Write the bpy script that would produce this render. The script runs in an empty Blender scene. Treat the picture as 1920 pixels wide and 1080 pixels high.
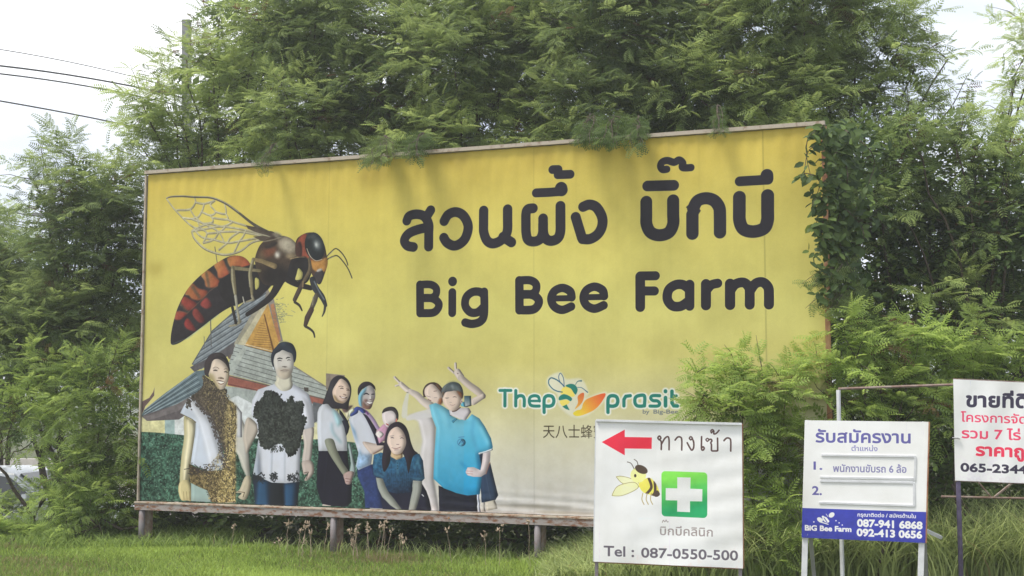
import bpy, math, random
import numpy as np
from mathutils import Vector, Matrix

# ------------------------------------------------------------------ camera, world, sun, exposure
sc = bpy.context.scene
COL = sc.collection
F, CX, CY = 2350.0, 960.0, 540.0           # focal length and centre in photo pixels
EYE = np.array([0.0, 0.0, 1.77]); PITCH = math.atan(201 / F)
cam = bpy.data.objects.new('camera', bpy.data.cameras.new('camera')); COL.objects.link(cam)
cam.location = EYE; cam.rotation_euler = (math.pi / 2 + PITCH, 0, 0)
cam.data.sensor_width = 36; cam.data.lens = F / 1920 * 36; cam.data.clip_end = 3000
sc.camera = cam
SUN_EL, SUN_AZ = math.radians(64), math.radians(-112)     # azimuth from +Y towards +X: high, from the left
wd = bpy.data.worlds.new('World'); sc.world = wd; wd.use_nodes = True
nt = wd.node_tree; nt.nodes.clear()
N = nt.nodes.new
sky = N('ShaderNodeTexSky'); sky.sky_type = 'NISHITA'; sky.sun_disc = False
sky.sun_elevation = SUN_EL; sky.sun_rotation = SUN_AZ; sky.air_density = 1.5; sky.dust_density = 3
tc = N('ShaderNodeTexCoord'); no = N('ShaderNodeTexNoise'); no.inputs['Scale'].default_value = 2.2
no.inputs['Detail'].default_value = 5; no.inputs['Roughness'].default_value = .5
mp = N('ShaderNodeMapping'); mp.inputs['Scale'].default_value = (1, 1, 2.5); mp.inputs['Location'].default_value = (0.35, .2, .1)
cr = N('ShaderNodeValToRGB'); cr.color_ramp.elements[0].position = .38; cr.color_ramp.elements[1].position = .60
cr.color_ramp.elements[0].color = (8.4, 9.4, 11.2, 1); cr.color_ramp.elements[1].color = (16, 16.1, 16.3, 1)
mx = N('ShaderNodeMixRGB'); mx.inputs[0].default_value = .88
bg = N('ShaderNodeBackground'); bg.inputs[1].default_value = .09; wo = N('ShaderNodeOutputWorld')
L = nt.links.new
L(tc.outputs['Generated'], mp.inputs[0]); L(mp.outputs[0], no.inputs['Vector']); L(no.outputs['Fac'], cr.inputs[0])
L(sky.outputs[0], mx.inputs[1]); L(cr.outputs[0], mx.inputs[2]); L(mx.outputs[0], bg.inputs[0]); L(bg.outputs[0], wo.inputs[0])
sun = bpy.data.objects.new('sun', bpy.data.lights.new('sun', 'SUN')); COL.objects.link(sun)
sun.data.energy = 3.6; sun.data.angle = math.radians(14); sun.data.color = (1, .95, .86)
sv = Vector((math.sin(SUN_AZ) * math.cos(SUN_EL), math.cos(SUN_AZ) * math.cos(SUN_EL), math.sin(SUN_EL)))
sun.rotation_euler = sv.to_track_quat('Z', 'Y').to_euler(); sun.location = (-5, 0, 20)
vs = sc.view_settings; vs.view_transform = 'Standard'; vs.look = 'None'; vs.exposure = 0.16; vs.gamma = 1; vs.use_curve_mapping = False
sc.cycles.max_bounces = 6; sc.cycles.diffuse_bounces = 3; sc.cycles.transmission_bounces = 4; sc.cycles.transparent_max_bounces = 8
sc.cycles.use_denoising = True; sc.cycles.volume_bounces = 1

rng = np.random.default_rng(7); random.seed(7)

# ------------------------------------------------------------------ helpers
def ray(px, py):
    x = (px - CX) / F; y = -(py - CY) / F
    c, s = math.cos(PITCH), math.sin(PITCH)
    d = np.array([x, c - y * s, s + y * c]); return d
def at(px, py, Y):
    d = ray(px, py); return EYE + d * (Y / d[1])
def ground_z(x, y):
    s = lambda t: np.clip(t, 0, 1) ** 2 * (3 - 2 * np.clip(t, 0, 1))
    return -1.05 * s((y - 17.3) / 4.0) * s((-2.3 - x) / 3.0)
def tag(o, label=None, cat=None, group=None, kind=None):
    for k, v in (('label', label), ('category', cat), ('group', group), ('kind', kind)):
        if v: o[k] = v
    return o
def empty(name, loc, label, cat, group=None):
    o = bpy.data.objects.new(name, None); COL.objects.link(o); o.location = loc
    o.empty_display_size = .2
    return tag(o, label, cat, group)
def link(name, me, mat=None, parent=None):
    o = bpy.data.objects.new(name, me); COL.objects.link(o)
    if mat: me.materials.append(mat)
    if parent:
        o.parent = parent; o.matrix_parent_inverse = Matrix.Translation(-Vector(parent.location))
    return o
class MB:
    """collects boxes and tubes in world space, builds one mesh"""
    def __init__(s): s.v = []; s.f = []
    def quadbox(s, c, ax, ay, az):
        c, ax, ay, az = map(np.asarray, (c, ax, ay, az)); n = len(s.v)
        for i in (-1, 1):
            for j in (-1, 1):
                for k in (-1, 1): s.v.append(c + ax * i + ay * j + az * k)
        for q in ((0, 1, 3, 2), (4, 6, 7, 5), (0, 4, 5, 1), (2, 3, 7, 6), (0, 2, 6, 4), (1, 5, 7, 3)): s.f.append([n + a for a in q])
        return s
    def bar(s, a, b, w, h, up=(0, 0, 1)):
        a, b = np.asarray(a, float), np.asarray(b, float); d = b - a; l = np.linalg.norm(d); d /= l
        u = np.asarray(up, float); sd = np.cross(d, u); sd /= np.linalg.norm(sd); u = np.cross(sd, d)
        return s.quadbox((a + b) / 2, d * l / 2, sd * w / 2, u * h / 2)
    def tube(s, pts, rad, k=7, cap=True):
        pts = [np.asarray(p, float) for p in pts]; rad = rad if hasattr(rad, '__len__') else [rad] * len(pts); n0 = len(s.v)
        for i, p in enumerate(pts):
            d = pts[min(i + 1, len(pts) - 1)] - pts[max(i - 1, 0)]; d = d / (np.linalg.norm(d) + 1e-9)
            u = np.array([0, 0, 1.]) if abs(d[2]) < .9 else np.array([1., 0, 0])
            a = np.cross(d, u); a /= np.linalg.norm(a); b = np.cross(d, a)
            for j in range(k):
                t = 2 * math.pi * j / k; s.v.append(p + rad[i] * (a * math.cos(t) + b * math.sin(t)))
        for i in range(len(pts) - 1):
            for j in range(k):
                s.f.append([n0 + i * k + j, n0 + i * k + (j + 1) % k, n0 + (i + 1) * k + (j + 1) % k, n0 + (i + 1) * k + j])
        if cap: s.f.append([n0 + j for j in range(k)][::-1]); s.f.append([n0 + (len(pts) - 1) * k + j for j in range(k)])
        return s
    def build(s, name, mat, parent=None, smooth=False, bevel=0):
        me = bpy.data.meshes.new(name); me.from_pydata([tuple(map(float, v)) for v in s.v], [], s.f); me.update()
        if smooth: me.polygons.foreach_set('use_smooth', [True] * len(me.polygons))
        o = link(name, me, mat, parent)
        if bevel: m = o.modifiers.new('bevel', 'BEVEL'); m.width = bevel; m.segments = 2
        return o
def mat(name, base, rough=.7, metal=0, noise=0, nscale=8, col2=None, bump=0, bscale=60, spec=.3, stretch=(1, 1, 1), lo=.4, hi=.65):
    m = bpy.data.materials.new(name); m.use_nodes = True; t = m.node_tree; b = t.nodes['Principled BSDF']
    b.inputs['Base Color'].default_value = (*base, 1); b.inputs['Roughness'].default_value = rough
    b.inputs['Metallic'].default_value = metal; b.inputs['Specular IOR Level'].default_value = spec
    g = t.nodes.new('ShaderNodeTexCoord'); mp_ = t.nodes.new('ShaderNodeMapping'); mp_.inputs['Scale'].default_value = stretch
    t.links.new(g.outputs['Object'], mp_.inputs[0])
    if noise or col2:
        n = t.nodes.new('ShaderNodeTexNoise'); n.inputs['Scale'].default_value = nscale; n.inputs['Detail'].default_value = 8; n.inputs['Roughness'].default_value = .65
        r = t.nodes.new('ShaderNodeValToRGB'); r.color_ramp.elements[0].position = lo; r.color_ramp.elements[1].position = hi
        c2 = col2 if col2 else tuple(c * (1 - noise) for c in base)
        r.color_ramp.elements[0].color = (*base, 1); r.color_ramp.elements[1].color = (*c2, 1)
        t.links.new(mp_.outputs[0], n.inputs['Vector']); t.links.new(n.outputs['Fac'], r.inputs[0]); t.links.new(r.outputs[0], b.inputs['Base Color'])
    if bump:
        n2 = t.nodes.new('ShaderNodeTexNoise'); n2.inputs['Scale'].default_value = bscale; n2.inputs['Detail'].default_value = 5
        bb = t.nodes.new('ShaderNodeBump'); bb.inputs['Strength'].default_value = bump; bb.inputs['Distance'].default_value = .02
        t.links.new(mp_.outputs[0], n2.inputs['Vector']); t.links.new(n2.outputs['Fac'], bb.inputs['Height']); t.links.new(bb.outputs[0], b.inputs['Normal'])
    return m
def leafmat(name, dark, light, trans=.35, brown=None):
    m = bpy.data.materials.new(name); m.use_nodes = True; t = m.node_tree; t.nodes.clear(); n = t.nodes.new; l = t.links.new
    o = n('ShaderNodeOutputMaterial'); a = n('ShaderNodeAttribute'); a.attribute_name = 'tint'
    r = n('ShaderNodeValToRGB'); e = r.color_ramp.elements
    e[0].position = .08; e[0].color = (*(brown or dark), 1); e[1].position = 1; e[1].color = (*light, 1)
    x = e.new(.14); x.color = (*dark, 1); x = e.new(.5); x.color = (*[(p + q) / 2 for p, q in zip(dark, light)], 1)
    l(a.outputs['Fac'], r.inputs[0])
    d = n('ShaderNodeBsdfPrincipled'); d.inputs['Roughness'].default_value = .55; d.inputs['Specular IOR Level'].default_value = .22; l(r.outputs[0], d.inputs['Base Color'])
    tr = n('ShaderNodeBsdfTranslucent'); hs = n('ShaderNodeHueSaturation'); hs.inputs['Value'].default_value = 1.5; hs.inputs['Hue'].default_value = .485
    l(r.outputs[0], hs.inputs['Color']); l(hs.outputs[0], tr.inputs[0])
    mxs = n('ShaderNodeMixShader'); mxs.inputs[0].default_value = trans; l(d.outputs[0], mxs.inputs[1]); l(tr.outputs[0], mxs.inputs[2]); l(mxs.outputs[0], o.inputs[0])
    return m
M = dict(
    bark=mat('bark', (.11, .085, .065), .9, noise=.5, nscale=20, bump=.6),
    rail=mat('painted_rusty_rail', (.34, .30, .29), .65, nscale=9, col2=(.20, .095, .055), stretch=(1, 1, 3), lo=.47, hi=.60, bump=.2),
    lip=mat('worn_cream_lip', (.50, .42, .34), .65, nscale=11, col2=(.27, .12, .06), stretch=(1, 1, 2), lo=.48, hi=.63),
    top=mat('bleached_top_rail', (.44, .38, .31), .7, nscale=14, col2=(.25, .17, .12), lo=.52, hi=.68),
    edge=mat('rusty_orange_edge', (.42, .24, .13), .7, nscale=12, col2=(.24, .09, .05), stretch=(1, 1, .5)),
    post=mat('grey_mauve_post', (.21, .19, .20), .6, nscale=10, col2=(.16, .10, .08), lo=.5, hi=.7),
    white=mat('white_paint', (.72, .73, .76), .5, noise=.18, nscale=6),
    violet=mat('violet_grey_post', (.17, .14, .24), .5, noise=.4, nscale=12),
    rust=mat('old_rusty_pipe', (.22, .14, .11), .8, nscale=15, col2=(.32, .27, .24)),
    concrete=mat('pole_concrete', (.27, .27, .27), .85, noise=.3, nscale=7),
    cable=mat('black_cable', (.03, .03, .035), .6),
    wall=mat('pale_plaster', (.62, .58, .55), .9, noise=.2, nscale=3),
    backing=mat('grey_sign_back', (.4, .4, .4), .8, noise=.2),
)

# ------------------------------------------------------------------ a little painter for flat print
def s2l(c): c = np.asarray(c, float); return np.where(c <= .04045, c / 12.92, ((c + .055) / 1.055) ** 2.4)
def l2s(c): return np.where(c <= .0031308, c * 12.92, 1.055 * np.maximum(c, 1e-9) ** (1 / 2.4) - .055)
def homography(src, dst):
    A = []
    for (x, y), (u, v) in zip(src, dst):
        A.append([x, y, 1, 0, 0, 0, -u * x, -u * y, -u]); A.append([0, 0, 0, x, y, 1, -v * x, -v * y, -v])
    return np.linalg.svd(np.array(A, float))[2][-1].reshape(3, 3)
def hmap(H, p):
    p = np.asarray(p, float).reshape(-1, 2); q = np.c_[p, np.ones(len(p))] @ H.T; return q[:, :2] / q[:, 2:]
def smooth(pts, closed=True, n=6):
    p = np.asarray(pts, float); m = len(p); out = []
    for i in range(m if closed else m - 1):
        if closed: a, b, c, d = p[i - 1], p[i], p[(i + 1) % m], p[(i + 2) % m]
        else: a, b, c, d = p[max(i - 1, 0)], p[i], p[i + 1], p[min(i + 2, m - 1)]
        for k in range(n):
            t = k / n; out.append(.5 * (2 * b + (c - a) * t + (2 * a - 5 * b + 4 * c - d) * t * t + (3 * b - a - 3 * c + d) * t ** 3))
    if not closed: out.append(p[-1])
    return np.array(out)
def blur(m, r):
    r = int(round(r))
    if r < 1: return m
    for ax in (0, 1):
        for _ in range(2):
            pad = [(0, 0), (0, 0)]; pad[ax] = (r + 1, r); c = np.cumsum(np.pad(m, pad, mode='edge'), ax)
            m = (c[2 * r + 1:] - c[:-2 * r - 1] if ax == 0 else c[:, 2 * r + 1:] - c[:, :-2 * r - 1]) / (2 * r + 1)
    return m
def rgb(c): return np.array(c, float) / 255
class Canvas:
    def __init__(s, quad, W, H, bg_):
        """quad: photo corners TL, TR, BR, BL of the printed sheet"""
        s.quad = quad; s.W, s.H = W, H; s.img = np.empty((H, W, 3), np.float32); s.img[:] = rgb(bg_)
        s.hm = homography(quad, [(0, 0), (W, 0), (W, H), (0, H)]); s.inv = np.linalg.inv(s.hm)
        s.k = H / (np.linalg.norm(np.subtract(quad[0], quad[3])) + np.linalg.norm(np.subtract(quad[1], quad[2]))) * 2
        s.zone = (0, 0, 1); s.nz = {}; s.shade = 0
    def noise(s, cell):
        if cell not in s.nz:
            h, w = int(s.H / cell) + 3, int(s.W / cell) + 3; g = rng.random((h, w)).astype(np.float32)
            yy = np.arange(s.H) / cell; xx = np.arange(s.W) / cell; y0 = yy.astype(int); x0 = xx.astype(int)
            fy = (yy - y0)[:, None]; fx = (xx - x0)[None]; fy = fy * fy * (3 - 2 * fy); fx = fx * fx * (3 - 2 * fx)
            s.nz[cell] = (g[y0][:, x0] * (1 - fy) * (1 - fx) + g[y0 + 1][:, x0] * fy * (1 - fx) + g[y0][:, x0 + 1] * (1 - fy) * fx + g[y0 + 1][:, x0 + 1] * fy * fx) - .5
        return s.nz[cell]
    def pt(s, p):
        x0, y0, z = s.zone; p = np.asarray(p, float).reshape(-1, 2); return hmap(s.hm, p / z + (x0, y0))
    def _bbox(s, lo, hi, pad):
        x0, y0 = np.maximum(np.floor(lo - pad).astype(int), 0); x1, y1 = np.ceil(hi + pad).astype(int); return x0, y0, min(x1, s.W), min(y1, s.H)
    def cover(s, contours, pad=2):
        allp = np.concatenate(contours); x0, y0, x1, y1 = s._bbox(allp.min(0), allp.max(0), pad)
        if x1 <= x0 or y1 <= y0: return None
        w, h = x1 - x0, y1 - y0; S = 4; D = np.zeros((h * S, w + 2), np.float32)
        for c in contours:
            a = c - (x0, y0); b = np.roll(a, -1, 0)
            for (ax, ay), (bx, by) in zip(a, b):
                if ay == by: continue
                sg = 1.0 if by > ay else -1.0
                if sg < 0: ax, ay, bx, by = bx, by, ax, ay
                k0 = max(0, math.ceil(ay * S - .5)); k1 = min(h * S - 1, math.ceil(by * S - .5) - 1)
                if k1 < k0: continue
                ks = np.arange(k0, k1 + 1); xs = np.clip(ax + (bx - ax) * ((ks + .5) / S - ay) / (by - ay), 0, w)
                xi = xs.astype(int); fr = xs - xi
                np.add.at(D, (ks, xi), sg * (1 - fr)); np.add.at(D, (ks, xi + 1), sg * fr)
        m = np.minimum(np.abs(np.cumsum(D, 1)[:, :w]), 1).reshape(h, S, w).mean(1)
        return m, (x0, y0, x1, y1)
    def comp(s, mb, col, soft=0, alpha=1, grad=None, noise=0, cell=4, clip=None):
        if mb is None: return None
        m, (x0, y0, x1, y1) = mb
        if soft: m = blur(m, soft * s.k)
        if clip is not None and clip[0] is not None:
            cm, (a0, b0, a1, b1) = clip; full = np.zeros_like(m)
            u0, v0, u1, v1 = max(x0, a0), max(y0, b0), min(x1, a1), min(y1, b1)
            if u1 <= u0 or v1 <= v0: return None
            full[v0 - y0:v1 - y0, u0 - x0:u1 - x0] = cm[v0 - b0:v1 - b0, u0 - a0:u1 - a0]; m = m * full
        c = np.broadcast_to(rgb(col).astype(np.float32), m.shape + (3,))
        if grad:
            p, q = s.pt([grad[0], grad[1]]); d = q - p; Y, X = np.mgrid[y0:y1, x0:x1]
            t = np.clip(((X - p[0]) * d[0] + (Y - p[1]) * d[1]) / (d @ d), 0, 1)[..., None]; c = c * (1 - t) + rgb(grad[2]) * t
        if noise: c = c * (1 + noise * 2 * (s.noise(cell)[y0:y1, x0:x1] * .7 + s.noise(cell * 2.5)[y0:y1, x0:x1] * .5))[..., None]
        if s.shade and alpha > .9 and min(m.shape) > 14:      # the roundness of a photographed body
            r_ = np.clip(.16 * min(m.shape), 3, 14); e_ = 1 - blur(m, r_); lft = blur(m, r_ * .6); gx = np.zeros_like(m); gx[:, 2:-2] = lft[:, 4:] - lft[:, :-4]
            c = c * (1 - s.shade * np.clip(e_ * 1.5, 0, 1) - s.shade * 1.6 * np.clip(-gx * 4, -.4, 1))[..., None]
        m = (m * alpha)[..., None]; s.img[y0:y1, x0:x1] = s.img[y0:y1, x0:x1] * (1 - m) + c * m
        return mb
    def poly(s, pts, col, sm=False, soft=0, **k):
        p = smooth(pts) if sm else np.asarray(pts, float)
        return s.comp(s.cover([s.pt(p)], 2 + soft * s.k * 2.5), col, soft=soft, **k)
    def rough(s, pts, col, amp, **k):
        p = smooth(pts, True, 10); r = np.random.default_rng(len(p)); p = p + r.normal(0, amp, p.shape); return s.poly(p, col, **k)
    def stroke(s, pts, w, col, sm=False, soft=0, closed=False, **k):
        pts = list(pts) + ([pts[0]] if closed else []); ww = list(w) if hasattr(w, '__len__') else [w] * len(pts)
        P = np.asarray(pts, float)
        if s.shade and s.zone[2] > 5 and max(ww) < 22: ww = [w_ * 1.3 for w_ in ww]; col = tuple(c_ * .82 for c_ in col) if sum(col) < 540 else col
        if sm:
            n = 6; P2 = smooth(P, False, n); ww = np.interp(np.arange(len(P2)) / n, np.arange(len(P)), ww); P = P2
        R = np.asarray(ww) / 2 / s.zone[2] * s.k; Q = s.pt(P); pad = R.max() + 2 + soft * s.k * 2.5
        x0, y0, x1, y1 = s._bbox(Q.min(0), Q.max(0), pad)
        if x1 <= x0 or y1 <= y0: return None
        m = np.zeros((y1 - y0, x1 - x0), np.float32)
        for i in range(len(Q) - 1):
            a, b = Q[i], Q[i + 1]; r = max(R[i], R[i + 1]) + 2
            u0, v0, u1, v1 = s._bbox(np.minimum(a, b), np.maximum(a, b), r)
            if u1 <= u0 or v1 <= v0: continue
            Y, X = np.mgrid[v0:v1, u0:u1] + .5; d = b - a; t = np.clip(((X - a[0]) * d[0] + (Y - a[1]) * d[1]) / (d @ d + 1e-9), 0, 1)
            dist = np.hypot(X - a[0] - d[0] * t, Y - a[1] - d[1] * t); c = np.clip(R[i] + (R[i + 1] - R[i]) * t - dist + .5, 0, 1)
            sub = m[v0 - y0:v1 - y0, u0 - x0:u1 - x0]; np.maximum(sub, c, out=sub)
        return s.comp((m, (x0, y0, x1, y1)), col, soft=soft, **k)
    def blob(s, c, rx, ry, col, rot=0, soft=0, **k):
        t = np.linspace(0, 2 * math.pi, 28, endpoint=False); x, y = rx * np.cos(t), ry * np.sin(t); a = math.radians(rot)
        return s.poly(np.c_[c[0] + x * math.cos(a) - y * math.sin(a), c[1] + x * math.sin(a) + y * math.cos(a)], col, soft=soft, **k)
    def text(s, body, p0, p1, h, col, fit=None, ref=None, bold=0, up=None, **k):
        """baseline p0 to p1 spanned by the string (or by its first part, fit); h = height of the reference letter"""
        w0, w1 = extent(fit or body); rh = extent(ref or (fit or body)[0], True)[1]
        p0, p1 = np.asarray(p0, float), np.asarray(p1, float); ux = (p1 - p0) / (w1 - w0)
        n = np.array([ux[1], -ux[0]]); n = n / np.linalg.norm(n); n = np.array([0., -1.]) if up is None else np.asarray(up, float); n = n / np.linalg.norm(n) * h / rh
        cs = [s.pt(p0 + (c[:, :1] - w0) * ux + c[:, 1:] * n) for c in outlines(body)]
        if bold:
            for c in outlines(body):
                q = p0 + (c[:, :1] - w0) * ux + c[:, 1:] * n; s.stroke(np.r_[q, q[:1]], bold, col, **k)
        s.comp(s.cover(cs), col, **k)
    def material(s, name, gain, rough=.55, bump=.15, contrast=1):
        a = l2s(np.clip(s2l(np.clip(.6 + (s.img - .6) * contrast, .05, 1)) * gain, 0, .9)).astype(np.float32)
        im = bpy.data.images.new(name, s.W, s.H, alpha=False); px = np.ones((s.H, s.W, 4), np.float32); px[..., :3] = a[::-1]
        im.pixels.foreach_set(px.ravel()); im.update(); im.pack()
        m = bpy.data.materials.new(name); m.use_nodes = True; t = m.node_tree; b = t.nodes['Principled BSDF']
        x = t.nodes.new('ShaderNodeTexImage'); x.image = im; x.extension = 'EXTEND'
        g = t.nodes.new('ShaderNodeTexCoord'); n = t.nodes.new('ShaderNodeTexNoise'); n.inputs['Scale'].default_value = 1.4; n.inputs['Detail'].default_value = 9; n.inputs['Roughness'].default_value = .6
        r = t.nodes.new('ShaderNodeValToRGB'); r.color_ramp.elements[0].position = .30; r.color_ramp.elements[0].color = (.84, .83, .80, 1); r.color_ramp.elements[1].position = .6; r.color_ramp.elements[1].color = (1, 1, 1, 1)
        mm = t.nodes.new('ShaderNodeMixRGB'); mm.blend_type = 'MULTIPLY'; mm.inputs[0].default_value = 1
        t.links.new(g.outputs['Object'], n.inputs['Vector']); t.links.new(n.outputs['Fac'], r.inputs[0])
        t.links.new(x.outputs[0], mm.inputs[1]); t.links.new(r.outputs[0], mm.inputs[2]); t.links.new(mm.outputs[0], b.inputs['Base Color'])
        b.inputs['Roughness'].default_value = rough; b.inputs['Specular IOR Level'].default_value = .25
        n2 = t.nodes.new('ShaderNodeTexNoise'); n2.inputs['Scale'].default_value = 5; n2.inputs['Detail'].default_value = 3
        mp2 = t.nodes.new('ShaderNodeMapping'); mp2.inputs['Scale'].default_value = (1, 1, .35); t.links.new(g.outputs['Object'], mp2.inputs[0]); t.links.new(mp2.outputs[0], n2.inputs['Vector'])
        bb = t.nodes.new('ShaderNodeBump'); bb.inputs['Strength'].default_value = bump; bb.inputs['Distance'].default_value = .05
        t.links.new(n2.outputs['Fac'], bb.inputs['Height']); t.links.new(bb.outputs[0], b.inputs['Normal'])
        return m
_oc = {}
def outlines(body):
    if body in _oc: return _oc[body]
    c = bpy.data.curves.new('glyphs', 'FONT'); c.body = body; o = bpy.data.objects.new('glyphs', c); COL.objects.link(o)
    dg = bpy.context.evaluated_depsgraph_get(); cu = o.evaluated_get(dg).to_curve(dg); out = []
    for sp in cu.splines:
        bp = sp.bezier_points; pts = []
        for i in range(len(bp)):
            a, b = bp[i], bp[(i + 1) % len(bp)]; p = [np.array(v[:2]) for v in (a.co, a.handle_right, b.handle_left, b.co)]
            for t in np.linspace(0, 1, 5)[:-1]:
                q = 1 - t; pts.append(q ** 3 * p[0] + 3 * q * q * t * p[1] + 3 * q * t * t * p[2] + t ** 3 * p[3])
        if len(pts) > 2: out.append(np.array(pts))
    bpy.data.objects.remove(o); bpy.data.curves.remove(c); _oc[body] = out
    return out
def extent(body, vert=False):
    P = np.concatenate(outlines(body)); return (P[:, 1].min(), P[:, 1].max()) if vert else (P[:, 0].min(), P[:, 0].max())

# ------------------------------------------------------------------ the billboard print
BQ = [(278, 328), (1543, 236), (1559, 984), (262, 938)]
def paint_billboard():
    C = Canvas(BQ, 2400, 1176, (190, 184, 95)); H, W = C.H, C.W
    v = np.linspace(0, 1, H)[:, None]; u = np.linspace(0, 1, W)[None]
    stops = [0, .2, .45, .6, .72, .84, 1]
    cols = np.array([(190, 170, 84), (193, 181, 100), (192, 186, 114), (188, 181, 116), (189, 184, 140), (191, 188, 168), (194, 193, 194)]) / 255
    vv = np.clip(v + .06 * (1 - u) * 0 - .10 * np.clip(.45 - u, 0, 1) * (v > 0) * 1.6 * v + .10 * np.clip(u - .4, 0, 1) * np.clip(v - .4, 0, 1) * 3, 0, 1)
    for i in range(3): C.img[..., i] = np.interp(vv, stops, cols[:, i])
    C.img *= (1 + .014 * np.interp(np.arange(W) / 9., np.arange(W // 9 + 2), np.random.default_rng(2).random(W // 9 + 2) - .5)[None] * np.linspace(1, .3, H)[:, None])[..., None]
    C.img *= (1 + .05 * C.noise(260) + .03 * C.noise(90) + .018 * C.noise(3))[..., None]
    for uu, d in ((.926, .14), (.62, .06), (.31, .05)):      # seams of the vinyl strips
        C.img *= (1 - d * np.exp(-((u - uu) * W / 2.2) ** 2))[..., None]
    for (x, y, r, a) in ((850, 300, 26, .10), (560, 320, 14, .12), (290, 505, 14, .16), (700, 330, 30, .08), (1010, 300, 34, .08)):
        C.blob((x, y), r, r * .7, (120, 100, 40), soft=9, alpha=a * 2)
    BG = C.img.copy()
    ZA, ZB, ZC = (280, 330, 3.085), (250, 620, 3.0), (580, 660, 3.3737)
    ZK, ZL, ZM, ZN, ZO = (330, 650, 7.2), (480, 630, 9.0), (590, 690, 7.714), (690, 760, 5.4), (730, 670, 8.31)
    P, S, B = C.poly, C.stroke, C.blob
    # ---- hedge, walls and roofs of the printed house
    C.zone = ZB
    P([(20, 480), (290, 470), (290, 600), (20, 600)], (203, 197, 140), soft=.6)
    P([(176, 470), (232, 462), (232, 590), (176, 590)], (142, 168, 170))
    P([(230, 462), (285, 480), (285, 590), (230, 590)], (190, 196, 200))
    P([(400, 300), (690, 330), (1070, 410), (1040, 620), (400, 620)], (150, 160, 160))
    P([(585, 365), (660, 405), (700, 440), (700, 620), (540, 620), (540, 385)], (190, 197, 204))
    P([(940, 500), (1045, 520), (1045, 615), (940, 615)], (200, 196, 150))
    hd = P([(20, 568), (120, 572), (285, 588), (600, 605), (1110, 612), (1330, 640), (1330, 1010), (20, 990)], (55, 92, 76), noise=.55, cell=5)
    r = np.random.default_rng(3)
    for _ in range(2600):
        x, y = r.uniform(25, 1320), r.uniform(575, 985)
        S([(x, y), (x + r.uniform(-7, 7), y + r.uniform(-4, 5))], r.uniform(2, 4.5), [(120, 164, 140), (88, 134, 108), (35, 60, 52), (140, 175, 155), (40, 70, 60)][r.integers(5)], alpha=.7, clip=hd)
    # left roof wing
    rf = P([(350, 228), (405, 220), (400, 335), (250, 420), (78, 506), (45, 478), (62, 445), (180, 350)], (92, 112, 122))
    for i in range(9):
        t = i / 8; S([(60 + 10 * t, 447 + 46 * t), (350 + 40 * t, 232 + 110 * t)], 4.5, (58, 72, 84) if i % 2 else (135, 152, 160), clip=rf)
    P([(45, 480), (80, 508), (255, 500), (300, 470), (400, 400), (400, 325), (250, 412)], (96, 88, 92))
    P([(45, 480), (78, 508), (250, 452), (400, 345), (400, 328), (250, 410), (90, 478)], (112, 104, 106))
    P([(46, 400), (90, 378), (112, 345), (120, 318), (118, 365), (92, 398), (68, 425), (60, 445), (45, 475)], (108, 84, 84), sm=False)
    # upper left slope
    C.zone = ZA
    rf = P([(682, 650), (560, 722), (470, 800), (365, 892), (248, 1090), (300, 1120), (480, 1000), (560, 900), (690, 712)], (116, 126, 134))
    for i in range(15):
        y = 690 + i * 30; S([(250, y + 260), (700, y - 30)], 6, (74, 82, 92), clip=rf); S([(250, y + 270), (700, y - 20)], 3, (150, 160, 165), clip=rf)
    S([(682, 652), (560, 722), (365, 895), (250, 1088)], 7, (84, 90, 96))
    # gable
    P([(684, 690), (712, 722), (545, 1000), (480, 985)], (172, 164, 132)); P([(660, 730), (600, 780), (480, 985), (500, 990), (620, 800)], (145, 140, 120))
    P([(682, 650), (722, 715), (774, 955), (745, 965), (690, 745), (668, 700)], (126, 118, 110)); P([(700, 745), (720, 735), (762, 950), (745, 965)], (170, 110, 70))
    g = P([(686, 738), (750, 962), (722, 1030), (548, 985)], (188, 140, 58)); P([(668, 800), (722, 1000), (715, 1015), (660, 800)], (120, 78, 40))
    for i in range(11):
        y = 850 + i * 13.5; w = (y - 820) * .42; S([(655 - w, y), (655 + w * .8, y + 6)], 3.2, (140, 98, 44), clip=g)
    P([(520, 1000), (478, 968), (470, 1010), (440, 1020), (460, 1060), (500, 1040)], (104, 88, 84))
    # main roof
    C.zone = ZB
    rf = P([(575, 75), (625, 82), (780, 125), (905, 200), (1090, 318), (1090, 392), (1000, 362), (870, 330), (540, 248), (530, 200)], (150, 158, 154), noise=.05, cell=8)
    for i in range(11):
        y = 96 + i * 25; S([(530, y - 16), (1110, y + 150)], 3.6, (88, 92, 94), clip=rf)
    P([(628, 80), (640, 92), (560, 250), (538, 245), (540, 195)], (158, 166, 160)); S([(905, 202), (1095, 322)], 7, (128, 122, 112)); S([(625, 84), (780, 124)], 3.5, (70, 66, 62)); S([(625, 76), (785, 116)], 4, (196, 184, 160))
    P([(538, 250), (870, 332), (1085, 385), (1080, 425), (985, 405), (690, 338), (530, 308)], (158, 88, 74)); S([(538, 254), (870, 336), (1088, 388)], 7, (104, 88, 84))
    S([(532, 300), (690, 334), (990, 402)], 5, (112, 64, 58))
    P([(320, 206), (345, 232), (560, 130), (570, 60), (470, 130)], (88, 84, 88)); P([(958, 318), (985, 320), (985, 345), (962, 340)], (80, 72, 66))
    P([(1010, 400), (1100, 420), (1100, 470), (1018, 520)], (92, 96, 104)); P([(1085, 240), (1190, 250), (1190, 330), (1085, 330)], (130, 116, 104))
    # ---- the giant bee
    C.shade = .10
    C.zone = ZA
    r = np.random.default_rng(5)
    for _ in range(70):
        x, y = r.normal(757, 24), r.normal(785, 34); S([(x, y), (x + r.normal(0, 16), y + r.normal(0, 8))], 4, (118, 120, 84), alpha=.6, soft=.2)
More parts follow.
